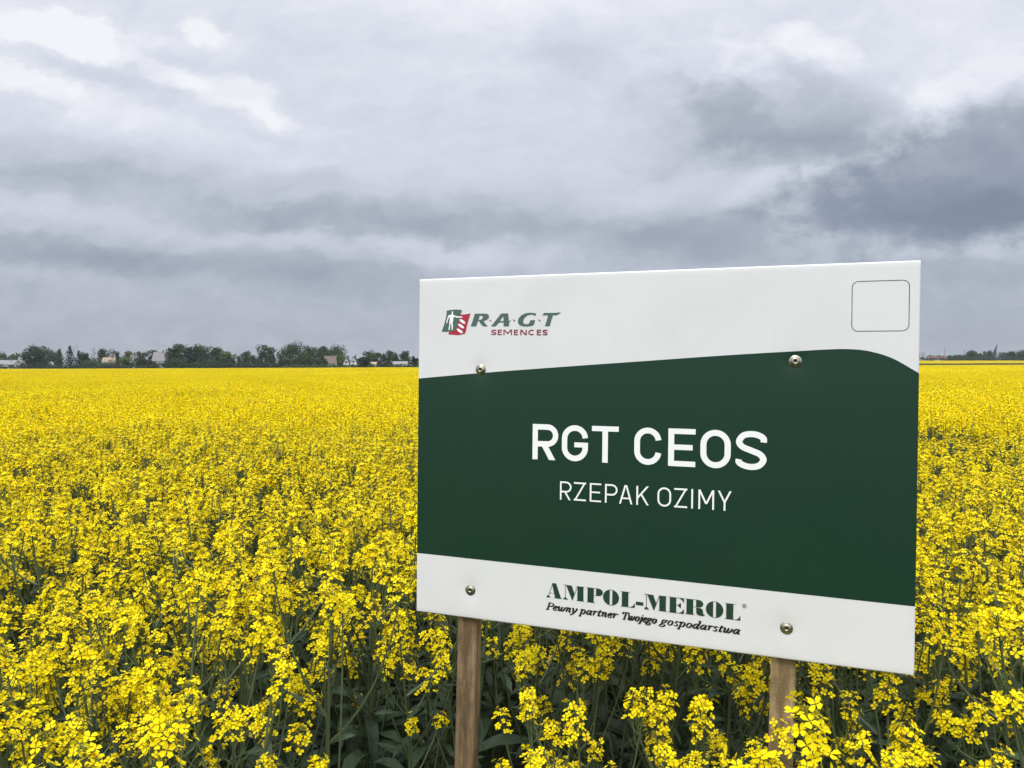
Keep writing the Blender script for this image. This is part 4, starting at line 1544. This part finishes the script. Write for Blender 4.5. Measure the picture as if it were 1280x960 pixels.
def house(px, wpx, top, D, wall, roof, label, gable_front=False, eave=.5, chimney=True, rz=0.0, name='house', nwin=3):
    p = at(px, D)
    w = wpx * D / FPX
    h = z_at(px, top, D) - p.z
    he = h * eave
    dp = min(8.0, max(4.5, w * .7))
    root = empty(name, p, rz)
    tag(root, label, 'house' if name == 'house' else name)
    x0, x1, y0, y1 = -w / 2, w / 2, 0, dp
    a = Acc()
    if gable_front:
        a.add([(x0, y0, -.3), (x1, y0, -.3), (x1, y0, he), (0, y0, h - .15), (x0, y0, he), (x0, y1, -.3), (x1, y1, -.3), (x1, y1, he), (0, y1, h - .15), (x0, y1, he)],
              [(0, 1, 2, 3, 4), (9, 8, 7, 6, 5), (1, 6, 7, 2), (5, 0, 4, 9)])
    else:
        ym = dp / 2
        a.add([(x0, y0, -.3), (x0, y1, -.3), (x0, y1, he), (x0, ym, h - .15), (x0, y0, he), (x1, y0, -.3), (x1, y1, -.3), (x1, y1, he), (x1, ym, h - .15), (x1, y0, he)],
              [(4, 3, 2, 1, 0), (5, 6, 7, 8, 9), (0, 5, 9, 4), (6, 1, 2, 7)])
    a.build('wall', M[wall], root)
    r = Acc()
    o, th = .35, .16

    def slab(p0, p1, q0, q1):
        u = Vector((0, 0, th))
        r.add([p0, p1, q1, q0, p0 + u, p1 + u, q1 + u, q0 + u], [(3, 2, 1, 0), (4, 5, 6, 7), (0, 1, 5, 4), (1, 2, 6, 5), (2, 3, 7, 6), (3, 0, 4, 7)])
    if gable_front:
        k = (h - he) / (w / 2) * o
        for s in (-1, 1):
            slab(Vector((s * (w / 2 + o), y0 - o, he - k)), Vector((s * (w / 2 + o), y1 + o, he - k)), Vector((s * .002, y0 - o, h - .1)), Vector((s * .002, y1 + o, h - .1)))
    else:
        k = (h - he) / (dp / 2) * o
        for s in (-1, 1):
            yb_ = dp / 2 + s * (dp / 2 + o)
            slab(Vector((x0 - o, yb_, he - k)), Vector((x1 + o, yb_, he - k)), Vector((x0 - o, dp / 2 + s * .002, h - .1)), Vector((x1 + o, dp / 2 + s * .002, h - .1)))
    ro = r.build('roof', M[roof], root)
    if chimney:
        c = Acc()
        cx = w * .18
        c.box(cx - .3, cx + .3, dp * .42, dp * .42 + .6, h - 1.0, h + .75)
        c.box(cx - .36, cx + .36, dp * .42 - .06, dp * .42 + .66, h + .76, h + .9)
        c.build('chimney', M['roof_brown'], ro)
    if he > 1.6:
        for i in range(nwin):
            cx = x0 + w * (i + .5) / nwin
            f = Acc()
            ww, wh, zb = min(.6, w / nwin * .3), .65, max(.5, he * .5 - .5)
            if i == nwin // 2 and nwin > 2:
                f.box(cx - .5, cx + .5, -.05, .02, 0.0, min(2.1, he - .1))
                f.build('door', M['door_wood'], root)
                continue
            f.box(cx - ww - .1, cx + ww + .1, -.05, .02, zb - .1, zb + wh * 2 + .1)
            fo = f.build('window', M['render_white'] if wall != 'render_white' else M['render_grey'], root)
            g = Acc()
            g.box(cx - ww, cx + ww, -.07, -.052, zb, zb + wh * 2)
            g.build('pane', M['pane'], fo)
    if gable_front and h - he > 2:
        f = Acc()
        f.box(-.6, .6, -.05, .02, he + .2, he + 1.3)
        fo = f.build('window', M['render_grey'], root)
        g = Acc()
        g.box(-.5, .5, -.07, -.052, he + .3, he + 1.2)
        g.build('pane', M['pane'], fo)
    return root


house(6, 22, 450.2, 375, 'render_white', 'roof_grey', 'long white-walled house with a grey roof at the far left end of the horizon', eave=.62)
house(27, 12, 445.8, 385, 'render_grey', 'roof_pale', 'barn with a steep pale grey roof left of the dark tall tree', eave=.36, chimney=False, name='barn', nwin=2)
house(135, 17, 446.8, 378, 'render_tan', 'roof_tan', 'low house with a broad tan roof left of the small dark conifer', eave=.45)
house(138, 8, 441.8, 402, 'render_tan', 'roof_pale', 'small pale gable showing above the tan-roofed house', gable_front=True, eave=.6, nwin=1)
house(165, 6.5, 442.5, 385, 'render_white', 'roof_grey', 'narrow white house between the two lighter round trees', gable_front=True, eave=.68, nwin=1)
house(199, 17, 440, 392, 'render_grey', 'roof_grey', 'grey-roofed house with a chimney left of the big dark clump of trees', eave=.55)
house(412, 14, 445, 376, 'render_tan', 'roof_brown', 'brown-roofed house at the foot of the flat-topped grove', eave=.5)
house(433, 8, 446.8, 382, 'render_white', 'roof_dark', 'left half of the white gabled pair, with a dark roof', gable_front=True, eave=.5, nwin=2)
house(442, 9, 445.6, 380, 'render_white', 'roof_dark', 'right half of the white gabled pair, with a dark roof', gable_front=True, eave=.5, nwin=2)
house(466, 7, 452.5, 370, 'render_tan', 'roof_tan', 'small shed between the dark round tree and the wide conifer', eave=.7, chimney=False, name='shed', nwin=1)
house(500, 17, 451.8, 372, 'render_white', 'roof_pale', 'long low white building near the left edge of the sign', eave=.72, chimney=False)
house(1167.5, 11.5, 445.2, 634, 'render_white', 'roof_red', 'white house with a red roof, the left of two, right of the sign', eave=.5)
house(1179.5, 9.5, 445.2, 636, 'render_white', 'roof_red', 'white house with a red roof below the taller mast', eave=.5)
house(1173, 6, 450.0, 606, 'render_white', 'roof_pale', 'tiny white hut at the edge of the far yellow strip', eave=.75, chimney=False, name='hut', nwin=1)


def pole(px, top, D, label, arms):
    p = at(px, D)
    h = z_at(px, top, D) - p.z
    root = empty('utility_pole', p)
    tag(root, label, 'pole')
    a = Acc()
    a.tube([(0, 0, -.5), (0, 0, h * .5), (0, 0, h)], [.20, .16, .10], 7, cap=True)
    a.build('mast', M['bark'], root)
    for k in range(arms):
        b_ = Acc()
        z = h - .5 - k * 1.1
        b_.box(-1.1, 1.1, -.21, -.11, z, z + .12)
        for s in (-1, 0.6, 1):
            b_.tube([(s, -.16, z + .12), (s, -.16, z + .36)], [.05, .03], 6, cap=True)
        b_.build('crossarm', M['bark'], root)


pole(1180.7, 435.5, 655, 'tall thin mast rising behind the right red roof', 2)
pole(1204.5, 437, 640, 'shorter pole left of the broad square-topped tree', 1)

# woods that go on behind the sign, one far mass
a = Acc()
for i in range(74):
    px = 530 + i * 8.3 + trng.uniform(-5, 5)
    D = 400 + (px - 535) * .38
    p = at(px, D)
    c = crown(('wide', 'tall', 'round', 'bush', 'conifer')[trng.choice((0, 0, 1, 1, 2, 2, 3, 3, 3, 4))], 5 + 6 * trng.random(), 5 + 7 * trng.random() ** 1.5, trng)
    a.add([Vector(v) + p for v in c.v], c.f)
tag(a.build('far_wood', M['crown_mid']), 'far wood closing the field behind the sign', 'wood', kind='stuff')

# ------------------------------------------------------------------ thin spring haze over the whole plain
hz = bpy.data.materials.new('haze')
hz.use_nodes = True
N = NT(hz.node_tree)
pv = N.n('ShaderNodeVolumePrincipled')
pv.inputs['Color'].default_value = (.66, .70, .76, 1)
pv.inputs['Density'].default_value = .00012
ho = N.n('ShaderNodeOutputMaterial')
N.t.links.new(pv.outputs[0], ho.inputs['Volume'])
a = Acc()
a.box(-2450, 2450, -2450, 2450, -7.0, 30.0)
tag(a.build('haze', hz), 'thin pale haze over the field', 'haze', kind='stuff')
